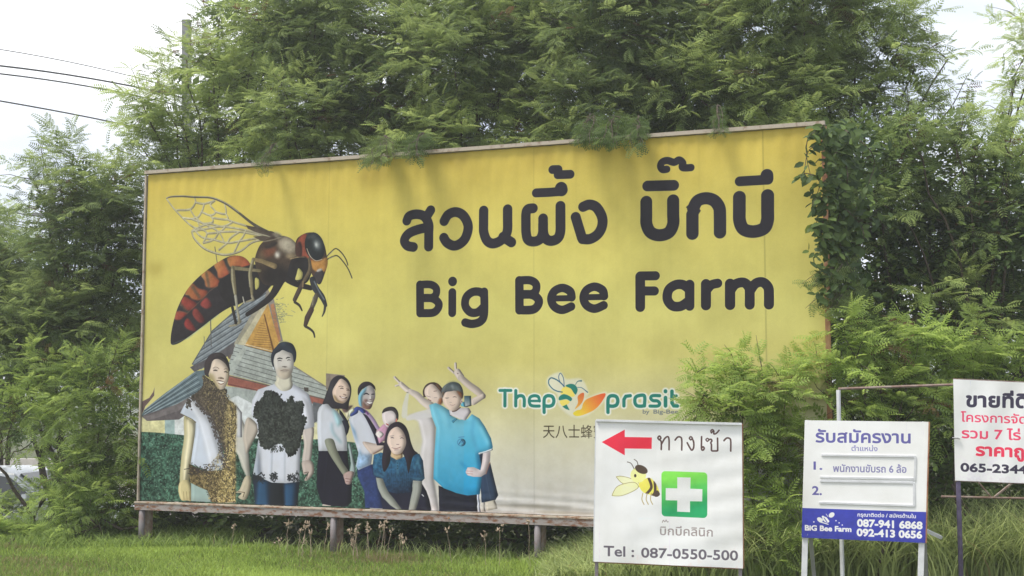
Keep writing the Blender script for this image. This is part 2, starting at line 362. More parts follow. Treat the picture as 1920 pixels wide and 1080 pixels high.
    S([(378, 410), (392, 500)], 6, (120, 112, 84)); S([(355, 830), (358, 985)], 7, (92, 92, 92)); S([(318, 930), (320, 1000)], 4, (96, 96, 92))
    vein, vs2 = (190, 182, 146), (128, 120, 92)
    V = [[(100, 130), (150, 195), (240, 285), (310, 310)], [(260, 122), (265, 150), (235, 190), (160, 195)], [(265, 150), (315, 158), (375, 140)], [(315, 158), (300, 205), (270, 240), (235, 192)],
         [(300, 205), (350, 225), (380, 205), (350, 165), (375, 140)], [(380, 205), (440, 215), (430, 150)], [(350, 225), (365, 262), (310, 272), (270, 240)], [(365, 240), (450, 248), (440, 215)],
         [(450, 248), (480, 262), (600, 300), (700, 350)], [(480, 265), (420, 290), (340, 275), (250, 312)], [(245, 318), (340, 300), (420, 290), (560, 312), (690, 348)], [(330, 330), (400, 322), (440, 290)],
         [(400, 322), (520, 320), (650, 345)], [(310, 385), (370, 365), (400, 322)], [(370, 365), (450, 385), (520, 375), (650, 352)], [(450, 385), (400, 425)], [(450, 385), (470, 355), (520, 320)],
         [(520, 375), (490, 440)], [(260, 310), (300, 350), (370, 365)], [(240, 245), (330, 282), (400, 322), (430, 380)], [(280, 270), (300, 300), (330, 330), (310, 385)], [(560, 312), (540, 350), (520, 375)], [(195, 240), (240, 245), (270, 240)]]
    for v_ in V: S([(a + 3, b + 6) for a, b in v_], 8, vs2, sm=True, alpha=.8)
    hw = [(245, 318), (262, 362), (320, 418), (400, 448), (460, 452), (530, 430), (590, 385), (650, 368), (720, 375)]
    S([(a, b + 5) for a, b in hw], 10, vs2, sm=True); S(hw, 9, vein, sm=True)
    for v_ in V: S(v_, 7.5, vein, sm=True)
    fw = [(100, 130), (130, 121), (190, 118), (260, 122), (340, 124), (390, 136), (450, 165), (520, 215), (590, 270), (650, 308), (720, 345)]
    S(fw, [5, 9, 11, 12, 12, 14, 14, 15, 17, 22, 30], (98, 90, 76), sm=True); S([(a, b - 4) for a, b in fw[:8]], 4, (165, 160, 140), sm=True)
    P([(560, 285), (640, 300), (740, 345), (765, 370), (700, 380), (640, 372), (600, 350), (660, 345), (570, 305)], (92, 78, 64)); S([(600, 330), (700, 350)], 6, (170, 160, 130)); S([(560, 312), (690, 348)], 5, (175, 168, 138))
    dark = (52, 46, 50)
    ab = P([(128, 974), (124, 930), (138, 850), (165, 760), (215, 665), (270, 600), (330, 548), (400, 497), (460, 466), (505, 460), (550, 472), (585, 512), (605, 580), (600, 650), (560, 715), (470, 757), (400, 800), (300, 878), (230, 930), (170, 968)], dark, sm=True)
    ed = (168, 78, 46)
    bands = [([(450, 478), (500, 458), (555, 470), (590, 520), (575, 545), (520, 522), (468, 525)], (186, 116, 50), (170, 70, 45)),
             ([(375, 512), (422, 482), (445, 520), (470, 565), (440, 582), (400, 590), (392, 550)], (190, 122, 54), (172, 70, 48)),
             ([(300, 572), (335, 545), (375, 575), (412, 620), (372, 645), (330, 640), (318, 600)], (196, 128, 56), (176, 74, 48)),
             ([(207, 682), (245, 622), (285, 650), (338, 668), (298, 716), (250, 712), (230, 690)], (186, 112, 50), (160, 66, 44)),
             ([(178, 745), (200, 698), (235, 712), (276, 742), (236, 778), (205, 772), (190, 752)], (164, 60, 44), (140, 50, 42)),
             ([(150, 800), (160, 782), (222, 792), (205, 812), (178, 832), (146, 828)], (168, 78, 50), (150, 50, 44)),
             ([(296, 742), (332, 704), (362, 748), (332, 768)], (168, 60, 50), (120, 46, 44)), ([(250, 790), (276, 768), (322, 832), (300, 852), (270, 830)], (156, 58, 46), (110, 44, 42)),
             ([(203, 852), (226, 824), (272, 890), (244, 894), (215, 880)], (164, 50, 44), (120, 44, 42))]
    for pts, c1, c2 in bands: P(pts, c1, sm=True, soft=1.1, clip=ab, grad=(pts[0], pts[len(pts) // 2], c2))
    for pts, c1, c2 in bands[:6]: S([pts[0], pts[-1]], 3, (220, 190, 120), alpha=.5, soft=.4, clip=ab)
    for a, b in (((330, 560), (345, 640)), ((250, 640), (290, 700)), ((180, 740), (225, 790)), ((440, 480), (470, 570))): S([a, b], 20, (66, 74, 62), alpha=.6, soft=2, clip=ab)
    S([(170, 780), (220, 795), (300, 720), (350, 665), (430, 610)], 5, (150, 110, 70), alpha=.5, soft=.5, clip=ab); S([(128, 974), (230, 935), (300, 880), (400, 800)], 5, (100, 150, 150), alpha=.4, soft=.6)
    P([(400, 620), (470, 560), (560, 520), (640, 520), (720, 600), (650, 690), (600, 720), (560, 722), (480, 752), (420, 700)], (44, 40, 42), sm=True, soft=.8)
    P([(610, 592), (632, 598), (632, 640), (612, 655)], (188, 180, 90), sm=True)
    S([(760, 600), (710, 690), (640, 750), (565, 800)], [66, 46, 36, 28], (50, 44, 44), sm=True)
    P([(650, 600), (780, 600), (820, 560), (700, 500)], (46, 40, 40))
    th = P([(612, 468), (640, 400), (690, 360), (760, 345), (820, 362), (862, 410), (880, 470), (862, 550), (810, 600), (730, 632), (660, 625), (625, 560), (612, 510)], (74, 58, 46), sm=True)
    B((800, 400), 62, 44, (176, 166, 142), 30, soft=6, alpha=.85, clip=th); B((690, 440), 48, 26, (128, 70, 46), -20, soft=4, alpha=.9, clip=th); B((742, 455), 17, 20, (196, 190, 176), soft=3, clip=th)
    B((705, 400), 40, 12, (60, 50, 44), -25, soft=2, clip=th); B((820, 465), 34, 12, (160, 140, 100), 0, soft=3, alpha=.8, clip=th); B((735, 580), 90, 60, (38, 34, 36), soft=8, alpha=.85, clip=th); B((650, 470), 20, 40, (110, 92, 62), soft=4, alpha=.6, clip=th)
    B((705, 335), 26, 16, (84, 72, 62), 15); B((740, 345), 28, 14, (120, 110, 94), 30, soft=1.5); S([(660, 380), (720, 368), (770, 352)], 6, (150, 140, 116), soft=.6)
    # neck, head
    P([(826, 478), (870, 466), (925, 470), (945, 520), (925, 600), (890, 625), (850, 606), (800, 612), (800, 560)], (46, 42, 44), sm=True)
    P([(864, 534), (888, 560), (880, 596), (846, 600), (852, 570)], (186, 178, 90), sm=True)
    S([(815, 480), (870, 468), (930, 470)], 6, (150, 126, 84), sm=True)
    hd_ = P([(848, 378), (880, 342), (930, 326), (980, 345), (1012, 395), (1025, 450), (1032, 505), (1012, 575), (990, 625), (962, 600), (938, 560), (935, 505), (900, 470), (850, 460)], (84, 60, 46), sm=True)
    P([(878, 345), (906, 338), (912, 400), (932, 450), (962, 492), (935, 490), (905, 465), (868, 462), (850, 420), (856, 380)], (168, 76, 50), sm=True, soft=.8, clip=hd_)
    P([(850, 400), (872, 380), (885, 420), (880, 466), (850, 462)], (82, 52, 46), sm=True, soft=1.2, clip=hd_)
    P([(935, 488), (985, 492), (1028, 470), (1034, 520), (1010, 556), (975, 556), (945, 535)], (186, 126, 50), sm=True, soft=1, clip=hd_)
    P([(960, 560), (1000, 545), (1010, 580), (985, 628), (958, 600)], (66, 60, 62), sm=True); B((985, 545), 18, 8, (170, 165, 160), -20, soft=.8)
    B((957, 408), 56, 84, (40, 46, 50), -14); B((973, 395), 20, 34, (128, 138, 142), -14, soft=5, alpha=.8); B((968, 398), 9, 16, (200, 206, 206), -14, soft=2.5); B((940, 350), 30, 12, (92, 98, 100), -10, soft=3, alpha=.6)
    S([(912, 420), (932, 465), (965, 490), (1000, 482)], 5, (190, 176, 150), sm=True)
    S([(1025, 468), (1052, 438), (1080, 420), (1112, 445), (1136, 482), (1147, 515)], 7, (70, 66, 56), sm=True); S([(1030, 482), (1060, 466), (1088, 462), (1120, 495), (1150, 540), (1171, 590)], 7, (70, 66, 56), sm=True)
    S([(1035, 460), (1062, 432)], 5, (150, 146, 110)); S([(1040, 478), (1070, 464)], 5, (150, 146, 110))
    # legs right
    S([(805, 600), (850, 625), (935, 648)], [44, 36, 30], (46, 40, 42), sm=True)
    S([(945, 600), (962, 650), (1000, 700), (1020, 748)], [40, 44, 36, 22], (56, 60, 68), sm=True); S([(1018, 748), (1012, 785), (1000, 812)], [18, 14, 6], (66, 66, 62), sm=True); S([(955, 610), (985, 670), (1012, 715)], 8, (122, 134, 142), sm=True, soft=.8, alpha=.8)
    S([(968, 690), (958, 720), (942, 760)], [30, 34, 30], (92, 84, 70)); S([(938, 775), (915, 820), (903, 862)], [36, 38, 26], (80, 60, 52)); S([(903, 870), (930, 885), (950, 905), (957, 932)], [16, 15, 13, 9], (66, 60, 54), sm=True); S([(950, 700), (945, 745)], 7, (150, 140, 110), soft=.6)
    S([(925, 478), (930, 540), (900, 600)], [16, 26, 24], (104, 88, 64), sm=True); S([(888, 620), (866, 665), (842, 715)], [26, 32, 28], (84, 68, 58)); S([(842, 730), (868, 748), (884, 778)], [16, 16, 9], (66, 58, 50), sm=True); S([(890, 610), (888, 640)], 12, (128, 104, 72))
    # legs left
    gold, gl = (132, 120, 84), (176, 170, 134)
    S([(485, 532), (560, 540), (640, 548)], [24, 20, 18], gold); S([(482, 530), (486, 600), (498, 690)], [26, 34, 18], gold, sm=True); S([(480, 540), (482, 610), (492, 680)], 9, gl, sm=True, soft=.8)
    S([(498, 695), (506, 760), (518, 838)], [20, 17, 14], (160, 158, 140)); S([(525, 840), (500, 862), (462, 868)], [18, 14, 9], (150, 142, 112))
    S([(600, 482), (650, 492), (725, 522)], [22, 26, 34], (140, 118, 74)); S([(600, 484), (582, 560), (588, 620), (592, 690)], [22, 28, 28, 16], gold, sm=True); S([(594, 490), (578, 560), (580, 640)], 8, gl, sm=True, soft=.8)
    S([(592, 695), (600, 715), (560, 728)], [18, 16, 10], (150, 140, 112)); S([(540, 700), (548, 735)], 8, (190, 186, 170)); S([(480, 760), (500, 850)], 20, (52, 48, 46)); S([(515, 800), (520, 850)], 16, (140, 134, 110))
    def tone(k):      # printed photo: a little less colour than the flat inks around it
        d = np.clip(np.abs(C.img - BG).sum(2, keepdims=True) * 12, 0, 1) * k; g_ = C.img.mean(2, keepdims=True); C.img = C.img * (1 - d) + g_ * d; C.img *= 1 + .10 * d / max(k, .01) * (C.noise(5) + C.noise(16) * 1.4)[..., None]
    C.shade = 0; tone(.30); BG = C.img.copy()
    # ---- headline
    ink = (42, 39, 48)
    for halo in (1, 0):
        kw = dict(alpha=.55) if halo else {}
        def T(p, w, sm=True): S(p, w + (6 if halo else 0), (212, 205, 130) if halo else ink, sm=sm, **kw)
        C.zone = (730, 280, 4.571)
        T([(151, 612), (172, 572), (235, 556), (300, 575), (338, 640), (339, 720), (338, 834)], 86); T([(355, 522), (322, 575)], 86, False); T([(335, 668), (240, 690), (165, 725), (130, 780), (155, 825), (208, 838)], 86)
        T([(470, 615), (505, 560), (570, 537), (635, 570), (674, 655), (655, 750), (610, 805), (552, 826), (495, 800), (467, 758)], 87)
        T([(807, 525), (806, 640), (808, 710), (835, 780), (885, 807), (950, 785), (1000, 730), (1014, 680), (1014, 600), (1014, 514)], 87); T([(975, 750), (1047, 797)], 87, False)
        T([(1233, 506), (1190, 513), (1173, 550), (1172, 640), (1174, 720), (1190, 775), (1238, 791), (1290, 772), (1315, 720), (1319, 660), (1319, 593)], 86); T([(1319, 640), (1322, 720), (1345, 768), (1388, 785), (1440, 765), (1465, 710), (1467, 600), (1467, 486)], 87)
        T([(1260, 374), (1370, 369), (1475, 361)], 78, False); T([(1473, 334), (1476, 348)], 110, False)
        T([(1400, 174), (1447, 173)], 76, False); T([(1446, 185), (1446, 218), (1550, 214)], 76, False)
        T([(1660, 492), (1715, 473), (1775, 498), (1822, 580), (1822, 660), (1785, 728), (1720, 768), (1655, 768)], 87); T([(1596, 580), (1650, 758)], 87, False)
        C.zone = (1150, 280, 4.909)
        T([(304, 484), (304, 600), (306, 690), (345, 765), (425, 791), (510, 765), (550, 690), (551, 600), (551, 471)], 108); T([(316, 338), (556, 332)], 96, False)
        T([(492, 184), (455, 186), (436, 155), (452, 118), (500, 104), (560, 120), (605, 99), (638, 125), (640, 168), (714, 168)], 66)
        T([(728, 776), (728, 600)], 110, False); T([(735, 545), (775, 475), (850, 450), (925, 470), (972, 530), (981, 600), (982, 765)], 108)
        T([(1160, 440), (1160, 560), (1163, 660), (1200, 735), (1290, 757), (1385, 728), (1418, 655), (1420, 560), (1420, 425)], 110)
        T([(1163, 294), (1425, 279)], 86, False); T([(1414, 238), (1416, 268)], 108, False)
        if not halo: P([(668, 532), (702, 573), (673, 612), (720, 640), (783, 600), (806, 565), (780, 530), (735, 470)], ink)
        C.zone = (760, 490, 2.667)
        def Bl(x, y, s):
            q = lambda l: [(x + a * s, y + b * s) for a, b in l]
            T(q([(0, 0), (0, 142)]), 43 * s, False); T(q([(0, 0), (52, -1), (80, 18), (78, 50), (52, 66), (0, 67)]), 40 * s); T(q([(0, 67), (60, 68), (92, 92), (88, 120), (62, 140), (0, 142)]), 42 * s)
        Bl(74, 117, 1); Bl(570, 96, 1.04)
        T([(236, 100), (236.5, 101)], 48, False); T([(235, 155), (235, 258)], 43, False)
        T([(394, 152), (394, 262), (376, 300), (335, 313), (300, 306)], 43); T([(394, 170), (372, 153), (335, 154), (305, 180), (300, 222), (325, 254), (362, 254), (394, 225)], 43)
        for dx, dy in ((0, 0), (162, -6)):
            T([(735 + dx, 186 + dy), (830 + dx, 184 + dy)], 30, False); T([(832 + dx, 180 + dy), (824 + dx, 150 + dy), (785 + dx, 133 + dy), (745 + dx, 150 + dy), (729 + dx, 188 + dy), (745 + dx, 226 + dy), (785 + dx, 243 + dy), (830 + dx, 226 + dy)], 42)
        T([(1174, 76), (1174, 228)], 48, False); T([(1174, 73), (1250, 72)], 44, False); T([(1174, 148), (1245, 148)], 44, False)
        T([(1422, 116), (1422, 223)], 46, False); T([(1420, 140), (1388, 117), (1350, 118), (1317, 143), (1310, 188), (1335, 222), (1378, 224), (1420, 196)], 46)
        T([(1504, 114), (1504, 220)], 48, False); T([(1504, 150), (1530, 119), (1562, 110)], 44)
        T([(1624, 112), (1624, 218)], 48, False); T([(1624, 150), (1650, 115), (1692, 106), (1719, 132), (1722, 170), (1722, 217)], 46); T([(1722, 150), (1750, 112), (1786, 104), (1814, 130), (1818, 170), (1818, 216)], 46)
    # ---- company logo
    C.zone = (900, 680, 4.571)
    gr = (42, 122, 112)
    LT = [([(170, 238), (265, 238)], 25), ([(214, 238), (214, 370)], 29), ([(306, 240), (306, 370)], 28), ([(306, 310), (330, 286), (362, 286), (378, 310), (378, 370)], 28),
          ([(425, 328), (508, 328)], 20), ([(510, 328), (500, 293), (465, 283), (430, 296), (421, 330), (432, 362), (462, 372), (508, 372)], 26),
          ([(550, 425), (550, 320), (565, 290), (592, 283), (622, 293), (634, 328), (622, 362), (592, 373), (560, 370)], 29),
          ([(1098, 425), (1098, 320), (1112, 290), (1140, 283), (1170, 293), (1182, 328), (1170, 362), (1140, 373), (1106, 370)], 29),
          ([(1234, 370), (1234, 315), (1250, 288), (1288, 283)], 28), ([(1410, 370), (1410, 286), (1360, 283), (1332, 300), (1328, 340), (1345, 368), (1380, 373), (1410, 368)], 28),
          ([(1540, 283), (1480, 283), (1464, 304), (1484, 325), (1520, 328), (1540, 348), (1524, 371), (1458, 372)], 26), ([(1590, 300), (1590, 370)], 30), ([(1590, 243), (1590, 247)], 30),
          ([(1645, 245), (1645, 345), (1660, 370), (1690, 371)], 29), ([(1645, 285), (1682, 285)], 24)]
    wh = (214, 216, 214)
    for p, w in LT: S(p, w + 26, wh, soft=.8, alpha=.9)
    P([(580, 130), (690, 80), (740, 140), (870, 140), (930, 260), (900, 300), (1080, 250), (1060, 340), (900, 460), (780, 460), (670, 360), (660, 270), (590, 220)], (206, 206, 196), sm=True, soft=2, alpha=.75)
    for p, w in LT: S(p, w, gr, sm=len(p) > 4)
    ye = (218, 202, 108)
    P([(690, 255), (712, 212), (755, 205), (795, 245), (812, 285), (782, 292), (740, 272), (700, 272)], ye, sm=True)
    P([(732, 200), (770, 182), (812, 190), (836, 228), (822, 272), (805, 262), (778, 222)], gr, sm=True)
    P([(680, 292), (715, 270), (758, 282), (788, 308), (775, 330), (738, 312), (680, 322)], gr, sm=True)
    P([(684, 328), (738, 318), (768, 336), (742, 362), (702, 368)], ye, sm=True); P([(706, 376), (742, 358), (768, 408), (736, 398)], gr)
    S([(590, 150), (612, 130), (660, 148), (700, 180), (722, 205)], 10, (52, 100, 120), sm=True); S([(590, 150), (592, 185), (625, 225), (665, 245), (705, 252)], 9, (52, 100, 120), sm=True)
    S([(722, 200), (715, 130), (690, 90), (675, 125), (690, 170), (715, 195)], 6, (62, 96, 130), sm=True)
    S([(818, 188), (838, 160), (868, 156)], [4, 6, 12], (50, 100, 112), sm=True); S([(835, 212), (868, 214), (895, 232), (922, 254)], [4, 5, 6, 9], (50, 100, 130), sm=True)
    P([(798, 430), (830, 408), (868, 396), (885, 345), (930, 305), (1072, 262), (1045, 335), (985, 400), (905, 440), (840, 458), (805, 450)], (214, 196, 70), sm=True, grad=((830, 440), (1060, 280), (206, 96, 60)))
    P([(812, 398), (838, 345), (838, 285), (888, 258), (886, 315), (858, 362)], (212, 170, 80), sm=True, grad=((815, 395), (885, 260), (200, 104, 60)))
    C.text('by', (1396, 436), (1452, 436), 34, (112, 118, 124), ref='b', bold=2); C.text('Big-Bee', (1488, 436), (1698, 436), 33, (112, 118, 124), ref='B', bold=2)
    C.text('天八士蜂蜜', (540, 636), (1068, 640), 96, (70, 62, 50), fit='天八士蜂蜜', ref='天')
    # ---- woman and man wearing the bee swarm
    C.shade = .20
    sk = (196, 186, 156); C.zone = ZB
    P([(284, 488), (318, 500), (352, 518), (344, 640), (322, 770), (312, 850), (262, 868), (268, 720), (284, 600)], (176, 168, 132), sm=True); P([(300, 500), (345, 530), (336, 640), (312, 780), (298, 850), (280, 850), (285, 720), (300, 600)], (206, 198, 168), sm=True, soft=1.5)
    P([(262, 850), (310, 842), (328, 890), (330, 940), (322, 960), (305, 955), (270, 952), (252, 900)], (196, 184, 140), sm=True)
    for x in (283, 300, 315): S([(x, 905), (x + 4, 950)], 3, (140, 124, 88))
    P([(325, 835), (400, 860), (450, 885), (450, 965), (325, 958)], (150, 172, 172)); P([(520, 860), (574, 870), (574, 970), (520, 970)], (176, 190, 190))
    P([(560, 420), (600, 470), (640, 560), (655, 820), (640, 832), (612, 770), (590, 700), (560, 660)], (186, 184, 178), soft=.5); P([(575, 410), (612, 460), (612, 600), (560, 600)], (190, 192, 200))
    P([(628, 822), (660, 825), (656, 890), (636, 945), (612, 950), (590, 935), (610, 915), (575, 910), (600, 890)], (190, 180, 160), sm=True); S([(590, 905), (625, 910), (618, 935)], 4, (120, 100, 76))
    P([(322, 366), (350, 372), (402, 430), (450, 520), (492, 620), (520, 745), (505, 780), (430, 792), (322, 750), (350, 560), (352, 515), (330, 498), (262, 465), (285, 420)], (184, 192, 208)); P([(300, 400), (340, 380), (440, 520), (500, 720), (430, 780), (400, 640), (360, 500)], (196, 200, 212), soft=4)
    S([(262, 465), (330, 498), (352, 515)], 4, (130, 120, 100)); S([(348, 520), (348, 600)], 4, (150, 160, 180), soft=.6)
    r = np.random.default_rng(11)
    lo_ = P([(312, 750), (345, 765), (400, 790), (500, 785), (532, 700), (575, 700), (575, 966), (440, 966), (415, 900), (320, 855)], (112, 98, 68), noise=.5, cell=4)
    up_ = C.rough([(325, 372), (360, 345), (392, 300), (390, 250), (440, 280), (500, 320), (528, 330), (530, 380), (575, 420), (582, 520), (577, 620), (572, 760), (500, 790), (522, 740), (500, 640), (455, 520), (420, 470), (380, 420)], (84, 76, 66), 2.2, noise=.4, cell=4)
    P([(535, 385), (580, 420), (584, 520), (578, 620), (574, 966), (470, 966), (505, 780), (530, 700), (510, 560)], (150, 134, 88), noise=.5, cell=4, soft=3, alpha=.8)
    for _ in range(1700):
        y = r.uniform(260, 962); cx = np.interp(y, [260, 380, 500, 640, 780, 962], [440, 470, 515, 540, 470, 500]); wd_ = np.interp(y, [260, 380, 500, 640, 720, 800, 962], [50, 80, 62, 36, 40, 110, 70]); x = cx + r.uniform(-1, 1) * wd_
        if x > 579: continue
        br = np.clip((x - cx) / 60 + (y - 520) / 300 + .3 * r.normal(), 0, 1); t = r.random()
        c = (np.array((62, 54, 50)) if t < .42 else (np.array((128, 116, 84)) * (1 - br) + np.array((206, 190, 140)) * br)) * r.uniform(.85, 1.15)
        S([(x, y), (x + r.uniform(-5, 5), y + r.uniform(1, 6))], r.uniform(3, 5.5), np.clip(c, 0, 255), alpha=.85)
    for _ in range(260):
        t = r.random(); x, y = np.interp(t, [0, .4, .8, 1], [330, 440, 505, 520]), np.interp(t, [0, .4, .8, 1], [375, 500, 690, 770]); x += r.normal(0, 9); S([(x, y), (x + 3, y + 4)], r.uniform(4, 8), (78, 70, 66))
    for _ in range(60): x, y = r.normal(310, 8), r.normal(408, 12); S([(x, y), (x + 3, y + 3)], 7, (74, 68, 62))
    for _ in range(90): x, y = r.uniform(315, 430), r.normal(785, 14); S([(x, y), (x + r.normal(0, 14), y + r.normal(0, 8))], 4, (66, 58, 56))
    C.zone = ZK
    P([(385, 360), (384, 250), (410, 170), (470, 105), (560, 78), (640, 100), (700, 180), (722, 260), (720, 335), (600, 300), (450, 400), (420, 405)], (66, 58, 60), sm=True)
    fc = P([(540, 164), (600, 180), (660, 225), (700, 285), (719, 345), (716, 420), (690, 500), (655, 562), (600, 578), (552, 545), (505, 470), (450, 400), (440, 370), (465, 290), (490, 200)], (200, 184, 168), sm=True)
    P([(440, 360), (500, 380), (540, 470), (600, 580), (520, 560), (430, 420)], (150, 136, 96), sm=True, soft=3.2, clip=fc, alpha=.9); P([(690, 300), (722, 340), (700, 500), (660, 570), (690, 440)], (160, 148, 120), sm=True, soft=2, clip=fc)
    S([(500, 290), (525, 276), (556, 280), (580, 300)], 7, (130, 112, 100), sm=True, alpha=.8); S([(648, 306), (680, 296), (706, 310)], 7, (130, 112, 100), sm=True, alpha=.8)
    S([(505, 324), (530, 318), (556, 326)], [8, 15, 7], (62, 50, 46), sm=True); S([(650, 342), (672, 338), (696, 350)], [7, 13, 7], (62, 50, 46), sm=True); S([(500, 300), (560, 312)], 14, (160, 150, 150), soft=1.5, alpha=.5)
    S([(572, 424), (605, 420), (640, 432)], [14, 17, 12], (168, 146, 124), sm=True, soft=.6); S([(592, 430), (622, 434)], 6, (110, 88, 74)); S([(548, 458), (600, 460), (655, 478)], [6, 9, 5], (80, 60, 52), sm=True)
    S([(575, 474), (605, 484), (645, 480)], [9, 20, 8], (216, 214, 210), sm=True); S([(572, 494), (610, 508), (645, 494)], 8, (150, 110, 96), sm=True); P([(480, 180), (560, 130), (660, 160), (700, 250), (640, 190), (560, 165)], (58, 52, 54), sm=True); S([(520, 120), (600, 100)], 14, (104, 96, 92), soft=2)
    C.zone = ZB
    P([(690, 520), (640, 490), (618, 590), (624, 640), (636, 692), (665, 640), (702, 560)], (180, 170, 160), sm=True); P([(950, 555), (1014, 542), (1010, 640), (995, 740), (950, 742), (960, 640)], (182, 172, 168), sm=True)
    P([(950, 735), (1005, 735), (1018, 790), (1000, 825), (975, 845), (962, 838), (985, 800), (960, 810), (952, 780)], (178, 164, 158), sm=True); S([(960, 800), (985, 795), (972, 835)], 4, (110, 92, 84))
    P([(668, 805), (780, 850), (935, 848), (922, 990), (686, 985)], (40, 48, 66)); P([(700, 830), (760, 850), (768, 990), (690, 985)], (48, 84, 120), soft=3); P([(850, 860), (915, 860), (905, 990), (850, 990)], (46, 82, 118), soft=3); P([(775, 850), (840, 850), (850, 990), (770, 990)], (36, 40, 48), soft=3)
    sh = P([(792, 300), (700, 332), (668, 392), (664, 470), (694, 525), (704, 600), (690, 700), (672, 805), (725, 832), (782, 855), (860, 858), (934, 850), (938, 700), (948, 560), (1020, 540), (1012, 430), (988, 358), (950, 332), (882, 288)], (190, 194, 208)); P([(940, 360), (985, 400), (1010, 530), (960, 545)], (198, 200, 212), soft=4, clip=sh); P([(700, 600), (720, 830), (680, 805)], (150, 160, 180), soft=4, clip=sh)
    S([(780, 640), (775, 840)], 5, (160, 172, 192), soft=1.5, clip=sh); S([(850, 680), (850, 850)], 4, (164, 176, 194), soft=1.5, clip=sh)
    m_ = C.rough([(735, 345), (770, 335), (800, 345), (830, 375), (858, 400), (872, 378), (892, 368), (905, 400), (925, 395), (950, 400), (962, 425), (948, 470), (975, 488), (955, 560), (938, 640), (912, 690), (870, 712), (850, 655), (820, 640), (790, 645), (760, 672), (720, 655), (702, 600), (700, 520), (672, 470), (685, 410), (715, 388)], (58, 62, 58), 3.2, noise=.5, cell=5)
    for _ in range(420):
        a = r.uniform(0, 6.28); x, y = 825 + 118 * math.cos(a) * r.uniform(.9, 1.08), 520 + 150 * math.sin(a) * r.uniform(.85, 1.05); x -= 12 * (y > 640)
        if y < 400 and 830 < x < 880: continue
        S([(x, y), (x + r.normal(0, 5), y + r.normal(0, 9))], r.uniform(3, 9), (58, 62, 60), alpha=.9)
    for _ in range(350): x, y = r.uniform(700, 945), r.uniform(390, 640); S([(x, y), (x + r.normal(0, 6), y + r.normal(0, 4))], 4, (86, 92, 84) if r.random() < .4 else (42, 44, 44), alpha=.6, clip=m_)
    for _ in range(150): x, y = r.choice([r.uniform(672, 740), r.uniform(770, 810), r.uniform(868, 932)]), r.normal(828, 12) ; S([(x, y), (x + r.normal(0, 8), y + r.uniform(-14, 10))], 6, (46, 48, 52), alpha=.9)
    C.zone = ZL
    P([(352, 660), (588, 640), (596, 740), (615, 830), (565, 905), (430, 925), (315, 815), (345, 740)], (194, 190, 174), sm=True); S([(590, 1010), (640, 1035)], 12, (70, 70, 72))
    B((302, 540), 20, 36, (184, 190, 198), -25)
    fc = P([(305, 350), (340, 295), (445, 235), (520, 255), (600, 300), (632, 370), (638, 450), (622, 560), (595, 640), (565, 700), (490, 735), (420, 722), (358, 670), (330, 570), (300, 480)], (192, 188, 184), sm=True)
    P([(360, 560), (600, 560), (580, 700), (480, 740), (380, 700)], (190, 178, 162), soft=4, sm=True, clip=fc)
    P([(255, 400), (258, 320), (290, 240), (345, 178), (400, 118), (470, 98), (560, 108), (620, 140), (660, 210), (680, 300), (668, 400), (640, 450), (628, 400), (620, 335), (592, 292), (530, 268), (452, 236), (400, 265), (340, 298), (312, 345), (298, 430), (308, 520), (280, 500)], (52, 60, 72), sm=True); B((480, 130), 60, 22, (78, 90, 104), 5, soft=3)
    S([(362, 388), (400, 374), (444, 384)], [9, 17, 10], (44, 40, 40), sm=True); S([(508, 376), (540, 362), (572, 364)], [11, 17, 8], (44, 40, 40), sm=True)
    S([(370, 420), (402, 412), (432, 420)], [7, 12, 6], (56, 52, 54), sm=True); S([(528, 410), (552, 402), (578, 408)], [7, 12, 6], (56, 52, 54), sm=True)
    S([(440, 520), (480, 516), (522, 522)], [8, 12, 8], (116, 104, 100), sm=True); S([(470, 524), (500, 526)], 7, (80, 70, 70)); S([(412, 588), (445, 578), (480, 572), (545, 576)], [6, 9, 8, 8], (136, 112, 104), sm=True); S([(440, 600), (520, 592)], 9, (180, 170, 168), soft=1)
    # ---- the group
    C.zone = ZC
    P([(620, 400), (700, 385), (770, 390), (800, 470), (795, 640), (785, 810), (820, 1010), (770, 1010), (735, 900), (700, 820), (700, 640), (715, 560), (690, 440)], (194, 190, 194), soft=1.5)
    P([(85, 955), (140, 965), (135, 975), (80, 972)], (190, 180, 176))
    P([(300, 725), (400, 710), (440, 800), (470, 990), (356, 985), (350, 880), (308, 790)], (50, 66, 116), noise=.12, cell=6); P([(430, 760), (770, 1005), (465, 1000)], (42, 44, 66))
    P([(62, 610), (240, 618), (252, 740), (270, 830), (266, 950), (240, 978), (150, 975), (78, 962), (45, 850), (50, 740)], (40, 38, 54)); S([(120, 640), (90, 900)], 8, (54, 52, 70), soft=2)
    C.zone = ZM
    P([(285, 490), (380, 505), (350, 600), (330, 640), (280, 575)], (158, 140, 92)); P([(440, 640), (520, 600), (580, 560), (500, 690), (470, 740)], (206, 202, 176)); P([(380, 560), (560, 540), (470, 640), (420, 640)], (108, 84, 84), soft=1)
    P([(120, 522), (170, 503), (235, 560), (330, 630), (420, 750), (458, 960), (470, 1080), (470, 1200), (60, 1200), (40, 900), (45, 640), (70, 570)], (188, 192, 204)); P([(250, 580), (330, 640), (410, 780), (330, 860), (280, 700)], (160, 200, 212), soft=3); S([(250, 800), (265, 930), (380, 1080)], 26, (150, 196, 214), soft=3, sm=True)
    P([(355, 590), (400, 640), (478, 760), (506, 850), (486, 930), (455, 985), (430, 860), (395, 770), (420, 750), (360, 660)], (46, 46, 62)); S([(500, 730), (470, 800)], 8, (50, 46, 74))
